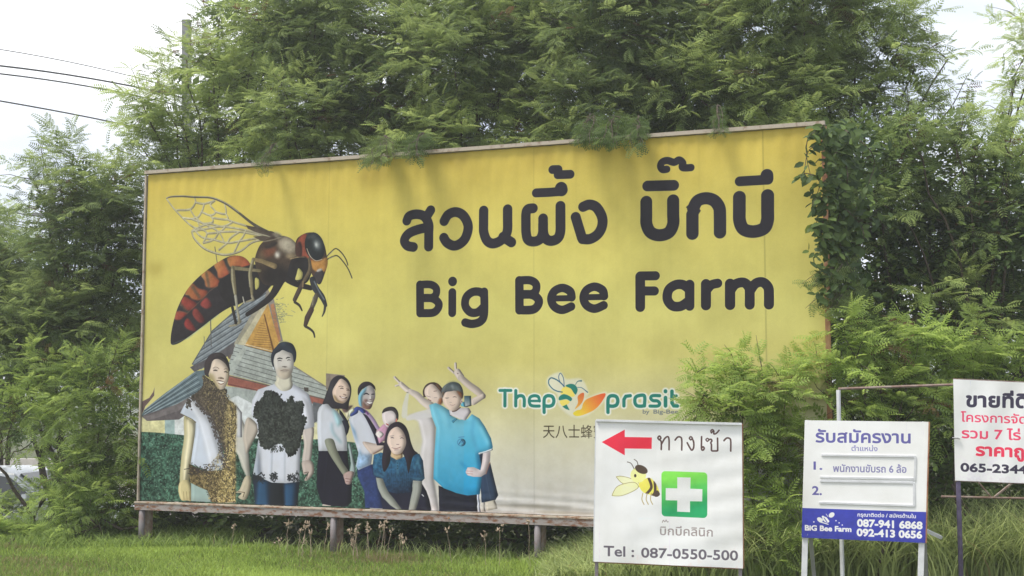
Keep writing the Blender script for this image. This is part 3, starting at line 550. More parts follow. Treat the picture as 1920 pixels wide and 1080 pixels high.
    P([(118, 522), (150, 430), (175, 350), (205, 280), (240, 180), (320, 113), (410, 116), (480, 165), (522, 240), (534, 320), (522, 420), (500, 500), (480, 600), (400, 590), (300, 590), (250, 580), (190, 520)], (56, 52, 60), sm=True); S([(240, 260), (215, 400), (170, 480)], 26, (82, 92, 96), soft=4, sm=True, alpha=.6)
    fc = P([(372, 158), (440, 182), (492, 245), (514, 320), (506, 400), (470, 470), (420, 510), (370, 508), (300, 480), (268, 410), (262, 330), (300, 250)], (204, 182, 168), sm=True); P([(270, 400), (300, 480), (370, 512), (440, 505), (350, 470), (300, 400)], (176, 150, 110), sm=True, soft=2, clip=fc)
    S([(352, 270), (385, 262), (415, 272)], 7, (120, 96, 90), sm=True); S([(372, 298), (398, 292), (418, 302)], [7, 12, 6], (84, 62, 60), sm=True); S([(464, 322), (490, 318), (506, 328)], [6, 11, 6], (84, 62, 60), sm=True); S([(460, 300), (505, 304)], 6, (120, 96, 90)); S([(420, 382), (452, 392)], 10, (150, 116, 104), soft=.8)
    S([(362, 406), (398, 426), (440, 432), (470, 425)], [7, 20, 20, 6], (150, 100, 100), sm=True); S([(380, 414), (410, 428), (445, 430)], [5, 12, 6], (222, 216, 216), sm=True)
    C.zone = ZC
    P([(100, 556), (150, 552), (175, 620), (212, 700), (248, 755), (225, 790), (160, 700), (115, 620)], (142, 146, 132), sm=True); P([(245, 590), (262, 590), (280, 680), (292, 745), (280, 790), (252, 780), (262, 700)], (150, 166, 170), sm=True)
    P([(215, 775), (250, 755), (282, 760), (272, 800), (262, 835), (232, 835), (222, 810)], (172, 148, 146), sm=True); S([(228, 800), (262, 805)], 4, (120, 90, 90)); S([(232, 818), (258, 822)], 3, (120, 90, 90))
    # woman with the baby
    jk = P([(250, 425), (290, 365), (335, 355), (372, 400), (410, 470), (435, 560), (480, 578), (400, 640), (392, 712), (312, 747), (294, 722), (312, 640), (280, 540)], (188, 192, 206)); P([(250, 430), (285, 520), (330, 640), (300, 740), (390, 700), (330, 720), (315, 600), (290, 500)], (100, 156, 210), soft=2.4, clip=jk); P([(300, 640), (390, 650), (380, 710), (310, 740)], (150, 180, 216), soft=3, clip=jk, noise=.1, cell=5)
    P([(338, 568), (420, 580), (478, 580), (465, 612), (402, 645), (372, 625)], (192, 176, 168), sm=True); S([(405, 645), (462, 614)], 6, (150, 96, 84), soft=.8)
    C.zone = ZM
    P([(690, 650), (760, 688), (830, 790), (896, 890), (882, 950), (930, 1060), (1040, 1090), (1060, 1120), (900, 1120), (850, 960), (790, 830), (740, 730)], (52, 44, 66))
    S([(690, 595), (770, 660), (850, 760), (905, 860), (950, 900), (1010, 960)], [50, 56, 56, 60, 44, 20], (174, 150, 190), sm=True); S([(680, 590), (740, 630), (770, 665)], 26, (134, 78, 146), sm=True)
    P([(568, 590), (622, 558), (700, 585), (740, 640), (690, 650), (640, 610), (620, 655), (530, 700), (516, 672)], (64, 80, 150), sm=True); P([(500, 610), (570, 580), (580, 620), (520, 670), (490, 760)], (200, 206, 190))
    P([(636, 395), (625, 320), (648, 255), (705, 205), (775, 197), (830, 222), (870, 270), (878, 330), (850, 300), (700, 300)], (56, 48, 56), sm=True)
    fc = P([(790, 252), (845, 285), (872, 345), (872, 430), (845, 500), (820, 570), (785, 600), (720, 585), (650, 545), (630, 430), (650, 370), (700, 305)], (168, 160, 160), sm=True)
    P([(630, 400), (700, 310), (760, 260), (740, 340), (690, 420), (690, 560), (640, 540)], (122, 178, 204), sm=True, soft=2, clip=fc); P([(700, 480), (760, 540), (840, 520), (790, 610), (700, 590)], (132, 98, 86), sm=True, soft=2, clip=fc); B((810, 430), 22, 40, (206, 200, 200), soft=2, clip=fc); B((790, 300), 50, 22, (190, 190, 196), soft=3, clip=fc); B((740, 470), 30, 16, (128, 84, 76), soft=2, clip=fc); B((855, 460), 14, 16, (128, 84, 76), soft=2, clip=fc)
    S([(715, 382), (748, 368), (785, 384)], [10, 17, 9], (58, 54, 68), sm=True); S([(826, 380), (858, 378)], 13, (62, 56, 66)); S([(740, 486), (790, 512), (842, 496)], [12, 26, 10], (110, 66, 66), sm=True); S([(752, 492), (792, 508), (832, 500)], [6, 15, 6], (226, 226, 230), sm=True); S([(795, 455), (822, 458)], 7, (120, 80, 72))
    C.zone = ZC
    P([(420, 505), (465, 458), (510, 455), (480, 560), (440, 578)], (186, 140, 168)); P([(418, 520), (440, 498), (470, 520), (445, 545)], (208, 200, 198), sm=True)
    P([(462, 385), (505, 368), (550, 385), (556, 430), (545, 445), (520, 450), (498, 478), (470, 450), (460, 420)], (204, 194, 198), sm=True); P([(458, 388), (470, 360), (505, 346), (540, 352), (562, 385), (562, 425), (550, 430), (545, 395), (520, 372), (480, 378)], (64, 58, 62), sm=True); S([(486, 455), (498, 462)], 7, (160, 60, 60)); S([(552, 425), (548, 442)], 9, (190, 110, 90))
    # kneeling woman
    C.zone = ZN
    P([(170, 830), (450, 830), (545, 795), (590, 870), (620, 960), (638, 1060), (330, 1060), (200, 900)], (42, 42, 62)); S([(470, 880), (440, 1040)], 10, (60, 62, 84), soft=3); S([(545, 905), (560, 920)], 8, (190, 192, 200))
    bl = P([(60, 500), (130, 476), (240, 520), (290, 552), (350, 530), (430, 478), (520, 492), (555, 560), (572, 740), (545, 768), (455, 762), (446, 880), (300, 895), (190, 870), (150, 742), (60, 712), (48, 600)], (46, 104, 142), noise=.22, cell=5, grad=((300, 500), (300, 880), (36, 58, 86)))
    for x in range(180, 450, 22): S([(x, 580), (x + 4, 820)], 3, (74, 130, 164), alpha=.35, clip=bl)
    for q in ([(60, 690), (150, 722)], [(455, 745), (568, 738)], [(470, 640), (520, 520)], [(500, 560), (545, 700)], [(298, 560), (300, 700)], [(70, 620), (110, 520)], [(160, 700), (150, 600)]): S(q, 11, (104, 160, 190), soft=2, alpha=.7, clip=bl)
    for y in (585, 612, 640): B((300, y), 5, 6, (40, 60, 80))
    P([(80, 730), (150, 742), (178, 820), (215, 890), (270, 950), (345, 1058), (300, 1058), (225, 1010), (145, 930), (104, 840)], (154, 160, 154), sm=False); S([(110, 760), (150, 880), (260, 1000)], 18, (186, 190, 184), soft=3, sm=True)
    P([(455, 768), (545, 768), (540, 860), (515, 950), (482, 1058), (412, 1058), (432, 950), (450, 860)], (156, 160, 156)); S([(505, 780), (500, 880), (460, 1040)], 20, (184, 188, 184), soft=3, sm=True)
    P([(150, 650), (140, 560), (150, 470), (165, 370), (185, 265), (225, 195), (280, 168), (330, 172), (380, 210), (412, 275), (430, 350), (445, 400), (470, 455), (505, 488), (462, 510), (440, 570), (425, 640), (412, 690), (398, 640), (385, 560), (340, 480), (240, 480), (225, 560), (205, 620), (168, 672)], (52, 44, 56), sm=True)
    P([(235, 455), (352, 455), (352, 530), (292, 552), (232, 522)], (190, 166, 132)); P([(245, 480), (352, 470), (345, 500), (285, 505)], (142, 112, 80), soft=1)
    fc = P([(295, 218), (345, 250), (378, 310), (388, 380), (370, 440), (335, 485), (290, 498), (245, 478), (212, 420), (192, 370), (205, 290), (240, 240)], (208, 188, 178), sm=True)
    S([(228, 330), (244, 326), (262, 332)], [4, 8, 4], (116, 100, 108), sm=True); S([(326, 334), (344, 328), (362, 336)], [4, 8, 4], (116, 100, 108), sm=True); S([(222, 312), (262, 308)], 4, (160, 140, 144)); S([(322, 312), (364, 310)], 4, (160, 140, 144)); S([(290, 396), (312, 396)], 6, (170, 140, 140)); S([(240, 428), (285, 438), (330, 422)], [3, 5, 5], (160, 112, 116), sm=True); S([(268, 452), (308, 450)], 6, (190, 160, 164))
    # two girls behind, boy in blue
    C.zone = ZO; pale = (198, 186, 180)
    S([(78, 312), (170, 405)], 44, pale); S([(92, 444), (175, 425)], 30, pale); S([(175, 415), (260, 490), (330, 535)], [80, 90, 74], pale, sm=True); S([(320, 530), (430, 590), (520, 680), (640, 760)], [78, 110, 120, 140], pale, sm=True); S([(272, 545), (292, 550)], 12, (150, 146, 130))
    S([(282, 580), (245, 760), (235, 900)], [50, 90, 100], (188, 188, 184), sm=True, alpha=.8, soft=.5); S([(290, 950), (430, 910), (640, 870)], [70, 110, 140], (190, 188, 190), alpha=.9, soft=.5)
    S([(925, 165), (1010, 238)], 42, pale); S([(1035, 98), (1040, 220)], 42, pale); S([(1065, 235), (1115, 310)], 120, pale); B((1070, 252), 14, 8, (120, 104, 110)); S([(1120, 320), (1240, 430), (1360, 520), (1460, 605)], [100, 110, 120, 90], pale, sm=True); S([(1460, 605), (1310, 690)], [80, 110], pale)
    P([(530, 600), (522, 520), (560, 440), (620, 398), (700, 388), (770, 420), (830, 490), (840, 560), (560, 620)], (72, 58, 54), sm=True); S([(740, 420), (800, 500)], 26, (140, 96, 62), soft=2)
    fc = P([(640, 418), (700, 430), (760, 490), (815, 560), (835, 660), (790, 730), (720, 715), (640, 680), (575, 620), (548, 560), (560, 480)], (202, 184, 174), sm=True); P([(790, 640), (850, 660), (800, 740), (760, 720)], (150, 96, 66), sm=True, soft=1.6)
    S([(694, 528), (736, 524)], 9, (150, 124, 120)); S([(585, 600), (640, 620)], 7, (170, 150, 150)); S([(605, 655), (650, 678)], 9, (140, 96, 90)); S([(700, 628), (745, 628)], 6, (176, 156, 156))
    P([(1168, 600), (1272, 600), (1278, 750), (1195, 782), (1170, 720)], (70, 96, 108), grad=((1220, 610), (1220, 740), (150, 160, 166))); P([(1115, 700), (1170, 690), (1185, 775), (1120, 760)], (84, 166, 196)); S([(1190, 770), (1275, 750)], 9, (60, 56, 58))
    C.zone = ZC
    P([(1064, 640), (1100, 630), (1092, 760), (1146, 700), (1196, 905), (1180, 935), (1090, 955), (1080, 800)], (50, 66, 90)); S([(1120, 780), (1150, 930)], 5, (80, 98, 122), soft=1); P([(1108, 950), (1176, 935), (1192, 990), (1122, 1005)], (198, 192, 182)); P([(1070, 955), (1108, 950), (1115, 1010), (1080, 1010)], (200, 196, 192))
    P([(815, 845), (960, 895), (1062, 895), (1064, 1010), (820, 1005)], (38, 40, 56)); P([(1060, 895), (1074, 892), (1084, 1012), (1066, 1012)], (196, 200, 210)); S([(1068, 900), (1076, 1008)], 3, (110, 120, 150))
    bs = P([(758, 335), (800, 322), (845, 342), (885, 368), (895, 400), (950, 428), (1000, 425), (1028, 392), (1075, 420), (1110, 470), (1150, 545), (1162, 600), (1155, 622), (1072, 640), (1085, 700), (1092, 800), (1078, 900), (1000, 908), (930, 892), (850, 862), (782, 802), (790, 640), (802, 480), (775, 410)], (112, 182, 206), grad=((900, 400), (930, 880), (46, 146, 192)))
    for q, c in (([(800, 360), (830, 430), (850, 600)], (86, 168, 200)), ([(1040, 430), (1030, 520), (1062, 620)], (84, 150, 186)), ([(1065, 650), (1085, 760)], (40, 116, 164)), ([(940, 640), (1040, 720)], (70, 158, 198)), ([(900, 600), (890, 820)], (70, 156, 196)), ([(960, 700), (1060, 800)], (36, 128, 178)), ([(1080, 480), (1130, 580)], (130, 190, 212)), ([(880, 380), (892, 480)], (80, 156, 190)), ([(800, 620), (800, 790)], (96, 178, 208))): S(q, 16, c, sm=True, soft=3, alpha=.7, clip=bs)
    S([(1075, 642), (1115, 632), (1157, 616)], 11, (206, 212, 220)); B((962, 572), 27, 25, (70, 134, 180)); B((962, 572), 22, 20, (88, 164, 196)); S([(945, 585), (962, 555), (980, 588)], 5, (62, 120, 170)); S([(948, 570), (978, 570)], 4, (62, 120, 170)); S([(945, 540), (980, 536)], 5, (64, 126, 176)); S([(905, 438), (925, 425), (912, 445)], 7, (40, 110, 150))
    P([(1098, 640), (1148, 628), (1144, 690), (1118, 770), (1085, 790), (1040, 790), (1000, 780), (988, 760), (1000, 730), (1040, 728), (1082, 748), (1092, 700)], (204, 194, 198), sm=False); S([(992, 768), (1035, 772)], 3, (168, 130, 130)); S([(990, 752), (1035, 755)], 3, (168, 130, 130)); S([(1118, 772), (1144, 700)], 5, (180, 120, 100), soft=.8)
    C.zone = ZO
    P([(930, 815), (1085, 785), (1240, 785), (1275, 850), (1185, 985), (1090, 955), (950, 895)], (196, 190, 198)); S([(945, 900), (968, 910)], 9, (90, 110, 130)); S([(990, 1010), (1050, 960)], 22, (70, 150, 182)); 
    fc = P([(860, 545), (960, 515), (1060, 535), (1115, 600), (1128, 690), (1090, 775), (1050, 815), (1000, 842), (930, 810), (860, 745), (832, 660), (838, 590)], (206, 186, 174), sm=True); B((1128, 690), 15, 30, (200, 180, 180)); S([(1130, 680), (1134, 700)], 10, (110, 80, 80))
    P([(815, 520), (845, 455), (920, 402), (1005, 384), (1085, 405), (1135, 470), (1155, 560), (1138, 645), (1110, 610), (1075, 545), (1020, 520), (960, 530), (890, 540), (852, 580), (835, 630), (822, 580)], (92, 100, 104), sm=True); P([(1050, 520), (1100, 530), (1148, 560), (1138, 640), (1100, 600)], (128, 84, 56), sm=True, soft=1.4); P([(830, 540), (860, 545), (838, 620)], (140, 96, 64), soft=1); S([(850, 490), (900, 440)], 20, (150, 166, 164), soft=2); S([(960, 440), (1060, 470), (1090, 510)], 18, (146, 170, 178), soft=2.5); S([(920, 420), (1000, 400), (1070, 420)], 22, (62, 80, 84), soft=2.5, sm=True); S([(980, 430), (1000, 500)], 10, (190, 200, 202), soft=1.5, alpha=.7)
    S([(872, 632), (900, 636), (930, 630)], [5, 11, 5], (140, 124, 120), sm=True); S([(995, 620), (1022, 614), (1052, 622)], [5, 11, 5], (140, 116, 116), sm=True); S([(950, 735), (985, 748), (1030, 735)], [4, 6, 5], (190, 150, 150), sm=True); S([(940, 700), (975, 702)], 5, (190, 166, 166)); S([(985, 842), (1040, 832), (1105, 782)], 13, (128, 90, 78), sm=True)
    C.shade = 0; m2 = np.zeros((C.H, C.W, 1), np.float32); m2[:, :int(C.W * .535)] = 1; m2[:int(C.H * .5)] = 0; m2[:, int(C.W * .52):] *= 0
    dd = np.clip(np.abs(C.img - BG).sum(2, keepdims=True) * 12, 0, 1) * m2 * .12; g_ = C.img.mean(2, keepdims=True); C.img = C.img * (1 - dd) + g_ * dd
    C.zone = (0, 0, 1)
    C.blob((985, 950), 90, 4, (150, 146, 140), 1, soft=2, alpha=.6); C.blob((1060, 962), 60, 3, (132, 124, 110), 3, soft=1.5, alpha=.6)
    return C
CB = paint_billboard()

# ------------------------------------------------------------------ prints of the three small signs
CQ = [(1118, 788), (1391, 795), (1393, 1066), (1114, 1053)]
def grime(C, amt, seed=1):
    r = np.random.default_rng(seed); g = np.clip(C.noise(70) + .6 * C.noise(22) + .25, 0, 1) * amt; v = np.linspace(0, 1, C.H)[:, None] ** 3
    C.img *= (1 - g[..., None] * np.array([.7, .85, 1.2])) * (1 - (v * amt * (1 + C.noise(12)))[..., None] * np.array([.6, .8, 1.2]))
    for _ in range(9):      # rain runs from the top edge
        x = r.uniform(0, C.W); l = r.uniform(.1, .5) * C.H; w = r.uniform(2, 5); X = np.arange(C.W)[None]; Y = np.arange(C.H)[:, None]
        C.img *= 1 - (amt * .9 * np.exp(-((X - x) / w) ** 2) * np.clip(1 - Y / l, 0, 1))[..., None]
def paint_clinic():
    C = Canvas(CQ, 900, 880, (206, 205, 214)); P, S, B = C.poly, C.stroke, C.blob; C.zone = (1090, 770, 3.485)
    C.img *= (1 + .02 * C.noise(60) + .015 * C.noise(14))[..., None]
    S([(575, 60), (578, 1010)], 5, (184, 184, 202), soft=.6, alpha=.7); S([(95, 90), (1050, 100)], 5, (186, 186, 196), soft=.6); S([(118, 70), (120, 980)], 4, (190, 190, 205), soft=.6); S([(98, 70), (128, 100)], 4, (186, 186, 196), soft=.6)
    P([(133, 205), (284, 124), (284, 172), (461, 175), (459, 250), (284, 247), (284, 292)], (226, 42, 62))
    k = (74, 54, 52)
    for p, w in (([(508, 190), (500, 178), (510, 166), (520, 178), (513, 190), (522, 205), (522, 254)], 9), ([(522, 222), (545, 182), (565, 170), (573, 190), (573, 255)], 9), ([(613, 192), (628, 174), (645, 172), (656, 188), (656, 257)], 9),
                 ([(713, 190), (706, 180), (715, 170), (725, 180), (715, 191)], 8), ([(724, 182), (734, 205), (734, 240), (722, 258), (708, 240), (692, 210)], 9), ([(786, 170), (785, 245), (794, 258), (803, 246), (796, 236), (787, 242)], 9),
                 ([(822, 200), (814, 190), (824, 181), (834, 190), (825, 200), (822, 200)], 7), ([(834, 190), (847, 187), (853, 197), (846, 210), (850, 222), (850, 250), (853, 262), (870, 263), (888, 262), (891, 250), (890, 180)], 9), ([(846, 132), (856, 124), (866, 134), (866, 152), (882, 148), (900, 128)], 8), ([(858, 136), (850, 146), (846, 134)], 7), ([(932, 196), (948, 180), (965, 180), (976, 196), (976, 264)], 9)):
        S(p, w * 1.2, k, sm=len(p) > 2)
    g = [(545, 397), (800, 405), (824, 430), (824, 680), (800, 702), (545, 690), (524, 668), (524, 418)]
    t = []
    for cx, cy, a0 in ((548, 420, 180), (798, 428, 270), (798, 676, 0), (550, 666, 90)):
        for a in np.linspace(a0, a0 + 90, 7): t.append((cx + 25 * math.cos(math.radians(a)), cy + 25 * math.sin(math.radians(a))))
    P(t, (108, 190, 72), grad=((640, 430), (690, 640), (36, 138, 88))); P([(523, 470), (600, 500), (824, 470), (824, 400), (560, 395)], (128, 198, 84), soft=2, alpha=.25)
    P([(627, 435), (714, 437), (712, 510), (791, 513), (790, 593), (710, 592), (710, 664), (626, 660), (627, 587), (551, 585), (552, 506), (627, 508)], (208, 206, 220))
    # a plain honey bee in profile
    ol, yl, kk = (132, 122, 84), (222, 190, 86), (70, 58, 50)
    for p in ([(228, 432), (260, 428), (320, 442), (372, 470), (380, 496), (320, 495), (262, 470)], [(200, 555), (230, 500), (290, 475), (350, 470), (372, 500), (330, 530), (260, 556)]):
        P(p, (226, 222, 150), sm=True, alpha=.9); S(p, 4, ol, sm=True, closed=True)
    bd = P([(375, 480), (405, 450), (450, 440), (490, 480), (512, 540), (495, 562), (450, 550), (400, 530)], yl, sm=True)
    for p in ([(440, 440), (458, 500), (425, 545)], [(480, 465), (482, 530), (462, 560)]): S(p, 18, kk, sm=True, clip=bd)
    P([(495, 520), (514, 545), (498, 562), (478, 558)], kk, sm=True); B((372, 420), 52, 50, (226, 204, 134), -20); B((392, 384), 44, 26, kk, 25); B((352, 425), 8, 11, (60, 52, 48))
    S([(345, 380), (325, 345), (300, 335)], 5, kk, sm=True); S([(372, 372), (365, 335), (345, 318)], 5, kk, sm=True)
    for x in (402, 430, 458): S([(x, 540), (x - 6, 580), (x + 8, 612)], 6, (150, 136, 92), sm=True)
    B((410, 705), 90, 14, (180, 188, 200), soft=2.5, alpha=.6)
    C.text('บิกบีคลินิก', (515, 812), (858, 822), 42, (130, 122, 124), ref='บ', bold=2); S([(530, 730), (536, 716), (546, 726), (554, 715), (561, 727), (568, 726)], 5.5, (130, 122, 124), sm=True)
    C.text('Tel :', (148, 948), (343, 955), 64, (88, 84, 96), ref='T', bold=4); C.text('087-0550-500', (393, 958), (1022, 978), 62, (88, 84, 96), ref='0', bold=4)
    return C
RQ = [(1509, 788), (1741, 791), (1735, 1018), (1503, 1008)]
def paint_jobs():
    C = Canvas(RQ, 800, 770, (205, 205, 214)); P, S, B = C.poly, C.stroke, C.blob; C.zone = (1480, 680, 2.7)
    C.img *= (1 + .02 * C.noise(90) + .01 * C.noise(9))[..., None]
    P([(50, 735), (720, 757), (720, 930), (40, 900)], (54, 60, 150), noise=.04, cell=30)
    pu = (84, 82, 138)
    C.text('รับสมัครงาน', (135, 402), (612, 407), 46, pu, ref='บ', bold=4.5); C.text('ตำแหน่ง', (315, 446), (446, 448), 19, (120, 118, 160), ref='ห', bold=1.6)
    C.text('1.', (124, 540), (165, 541), 38, pu, ref='1', bold=3.5); C.text('2.', (117, 668), (163, 669), 42, pu, ref='2', bold=3.5)
    C.text('พนักงานขับรถ 6 ล้อ', (222, 552), (592, 557), 27, (110, 108, 146), ref='น', bold=2.2)
    w = (206, 206, 222)
    C.text('กรุณาติดต่อ / สมัครด้านใน', (345, 778), (640, 787), 14, w, ref='ก', bold=1.4)
    C.text('087-941 6868', (345, 828), (672, 842), 35, w, ref='0', bold=5); C.text('092-413 0656', (343, 876), (670, 889), 35, w, ref='0', bold=5)
    C.text('BiG Bee Farm', (80, 848), (313, 856), 25, w, ref='B', bold=3.5)
    for x0 in (92, 252, 294): S([(x0 - 6, 848), (x0 + 6, 849)], 3, w)
    B((155, 795), 16, 11, w, 30); B((214, 771), 16, 12, w, -35); B((172, 782), 9, 6, w, 40); B((185, 795), 20, 12, w, 35); S([(176, 786), (190, 806)], 4, (62, 62, 152)); S([(190, 782), (204, 800)], 4, (62, 62, 152))
    S([(196, 780), (186, 766)], 2.5, w); S([(152, 805), (176, 812), (196, 818)], 5, w)
    for x, y in ((124, 806), (236, 800), (252, 811), (268, 822)): B((x, y), 3.5, 3.5, w)
    return C
SQ = [(1787, 711), (2127, 727), (2120, 914), (1791, 901)]
def paint_sale():
    C = Canvas(SQ, 1300, 760, (200, 201, 214)); C.zone = (1760, 690, 4.694)
    C.img *= (1 + .025 * C.noise(120) + .02 * C.noise(25))[..., None]
    k, rd = (52, 48, 66), (196, 62, 92)
    C.text('ขายที่ดิน', (245, 338), (657, 347), 92, k, fit='ขายที', ref='บ', bold=13)
    C.text('โครงการจัด', (195, 470), (708, 488), 60, rd, fit='โครงการจั', ref='ก', bold=4)
    C.text('รวม 7 ไร่', (205, 614), (720, 634), 64, rd, ref='ม', bold=6)
    C.text('ราคาถูก', (330, 768), (748, 785), 76, (200, 52, 78), fit='ราคาถ', ref='ก', bold=12)
    C.text('065-2344', (196, 908), (775, 930), 70, k, fit='065-2344', ref='0', bold=9)
    return C
CC, CR, CS = paint_clinic(), paint_jobs(), paint_sale()
for i_, c_ in enumerate((CC, CR, CS)): grime(c_, .07, i_)
grime(CB, .03, 5)
# ------------------------------------------------------------------ ground
def ground_sheet(name, xs, ys, m, dz=0):
    X, Y = np.meshgrid(xs, ys); Z = ground_z(X, Y) + dz + .015 * np.sin(X * 2.1) * np.cos(Y * 1.7) * (np.abs(X) < 12)
    v = np.c_[X.ravel(), Y.ravel(), Z.ravel()]; w = len(xs); f = [[j * w + i, j * w + i + 1, (j + 1) * w + i + 1, (j + 1) * w + i] for j in range(len(ys) - 1) for i in range(w - 1)]
    me = bpy.data.meshes.new(name); me.from_pydata(v.tolist(), [], f); me.polygons.foreach_set('use_smooth', [True] * len(f)); me.update(); return link(name, me, m)
xs = np.r_[-900, -300, -100, -50, -30, np.arange(-20, 20.1, .5), 30, 50, 100, 300, 900]
ys = np.r_[-200, -50, -10, 0, 5, np.arange(8, 34, .5), 40, 60, 100, 300, 1200]
soil = mat('grassy_soil', (.060, .085, .025), .95, nscale=2.2, col2=(.075, .06, .035), bump=.5, bscale=30)
tag(ground_sheet('ground', xs, ys, soil), kind='structure')

# ------------------------------------------------------------------ the billboard
A2, B2 = np.array([-4.464, 15.2]), np.array([3.122, 12.4])
def plane_pt(px, py, a, n):
    d = ray(px, py); t = np.dot(np.asarray(a) - EYE, n) / np.dot(d, n); return EYE + d * t
def sheet(name, C, a, n, m, parent, nu=40, nv=20, thick=0, relief=None):
    """printed sheet: a grid of real points on the plane through a with normal n, uv = place on the sheet"""
    U, V = np.meshgrid(np.linspace(0, 1, nu + 1), np.linspace(0, 1, nv + 1)); pp = hmap(C.inv, np.c_[U.ravel() * C.W, V.ravel() * C.H])
    P3 = np.array([plane_pt(x, y, a, n) for x, y in pp]); nn = np.asarray(n) / np.linalg.norm(n); nn = nn if nn[1] < 0 else -nn
    if relief is not None: P3 = P3 + nn * relief(U.ravel(), V.ravel())[:, None]
    k = len(P3); v = P3.tolist(); f = []; w = nu + 1
    for j in range(nv):
        for i in range(nu): f.append([j * w + i, (j + 1) * w + i, (j + 1) * w + i + 1, j * w + i + 1])
    nf = len(f)
    if thick:
        v += (P3 - nn * thick).tolist(); f += [[a_ + k for a_ in q[::-1]] for q in f[:nf]]
        rim = [i for i in range(w)] + [j * w + nu for j in range(1, nv + 1)] + [nv * w + i for i in range(nu - 1, -1, -1)] + [j * w for j in range(nv - 1, 0, -1)]
        for i in range(len(rim)):
            p, q = rim[i], rim[(i + 1) % len(rim)]; b0 = len(v); v += [v[q], v[p], v[p + k], v[q + k]]; f.append([b0 + 3, b0 + 2, b0 + 1, b0])
    me = bpy.data.meshes.new(name); me.from_pydata(v, [], f); uv = me.uv_layers.new(name='UVMap')
    ex = len(v) - 2 * k if thick else 0; uu, vv = np.r_[U.ravel(), U.ravel(), np.zeros(ex)], 1 - np.r_[V.ravel(), V.ravel(), np.zeros(ex)]; li = np.empty(len(me.loops), int); me.loops.foreach_get('vertex_index', li)
    uv.data.foreach_set('uv', np.c_[uu[li], vv[li]].ravel().astype(np.float32)); me.polygons.foreach_set('use_smooth', [i < nf for i in range(len(f))])
    me.materials.append(m); me.materials.append(M['backing']); me.polygons.foreach_set('material_index', [0 if i < nf else 1 for i in range(len(f))]); me.update()
    o = link(name, me, None, parent); return o
dv = np.r_[B2 - A2, 0]; BW = np.linalg.norm(dv); dv = dv / BW; nv_ = np.cross(dv, [0, 0, 1.])          # nv_ faces the camera
if nv_[1] > 0: nv_ = -nv_
def bp(u, z, off=0): return np.r_[A2, z] + dv * u + nv_ * off
board = empty('billboard', bp(BW / 2, 0), 'huge yellow billboard printed with a giant bee and a group of people', 'billboard')
def vin(u, v):
    b = np.exp(-((v - .985) / .035) ** 2) * np.clip((u - .45) / .1, 0, 1) * np.clip((.75 - u) / .05, 0, 1)
    return .006 * np.sin(u * 37 + 3 * v) * np.sin(v * 9 + u * 5) + .004 * np.sin(u * 90) * v + .008 * b * np.sin(v * 260 - u * 30) + .004 * np.sin(u * 300 + 8 * v) * np.exp(-(v / .1) ** 2) + .004 * np.sin(u * 260) * np.exp(-((1 - v) / .1) ** 2)
sheet('vinyl_sheet', CB, np.r_[A2, 0], nv_, CB.material('billboard_print', 1.14, contrast=1.12, bump=.12), board, 260, 130, 0, vin)
MB().bar(bp(0, 2.48, -.03), bp(BW, 2.48, -.03), .012, 3.9).build('backing_panel', M['backing'], board)
MB().bar(bp(-.03, 4.49, .0), bp(BW + .02, 4.49, .0), .07, .040).build('top_rail', M['top'], board)
MB().bar(bp(-.04, .445, .02), bp(BW + .05, .445, .02), .06, .08).build('bottom_beam', M['rail'], board)
MB().bar(bp(-.04, .495, .025), bp(BW + .05, .495, .025), .068, .018).build('beam_lip', M['lip'], board)
MB().bar(bp(-.02, .512, .0), bp(-.02, 4.455, .0), .02, .05, nv_).build('side_rail', M['top'], board)
MB().bar(bp(BW + .008, .512, .0), bp(BW + .008, 4.455, .0), .05, .05, nv_).build('side_rail', M['edge'], board)
for i, x in enumerate([.04, 2.62, 5.05, 7.9]):
    MB().tube([bp(x, -.05, .01), bp(x, .40, .01)], .036, 10).build('post', M['post'], board, smooth=True)
    MB().bar(bp(x, -.05, -.10), bp(x, 4.45, -.10), .09, .09, nv_).build('upright', M['rust'], board)
    MB().bar(bp(x, -.05, -1.4), bp(x, 3.2, -.15), .06, .06, nv_).build('rear_brace', M['rust'], board)
for z in (1.2, 2.5, 3.8): MB().bar(bp(0, z, -.17), bp(BW, z, -.17), .05, .06).build('rear_rail', M['rust'], board)
for i in range(9): MB().tube([bp(.15 + i * BW / 8.3, .445, .048), bp(.15 + i * BW / 8.3, .445, .058)], .012, 6).build('bolt', M['edge'], board)

# ------------------------------------------------------------------ small signs
def frame_of(C, depth, yaw):
    c = at(np.mean([p[0] for p in C.quad]), np.mean([p[1] for p in C.quad]), depth); a = math.radians(yaw); n = np.array([-math.sin(a), -math.cos(a), 0])
    q = [plane_pt(x, y, c, n) for x, y in C.quad]; return c, n, q
def down(p, q, z):        # goes on from p through q down to height z
    d = q - p; return q + d * ((z - q[2]) / d[2])
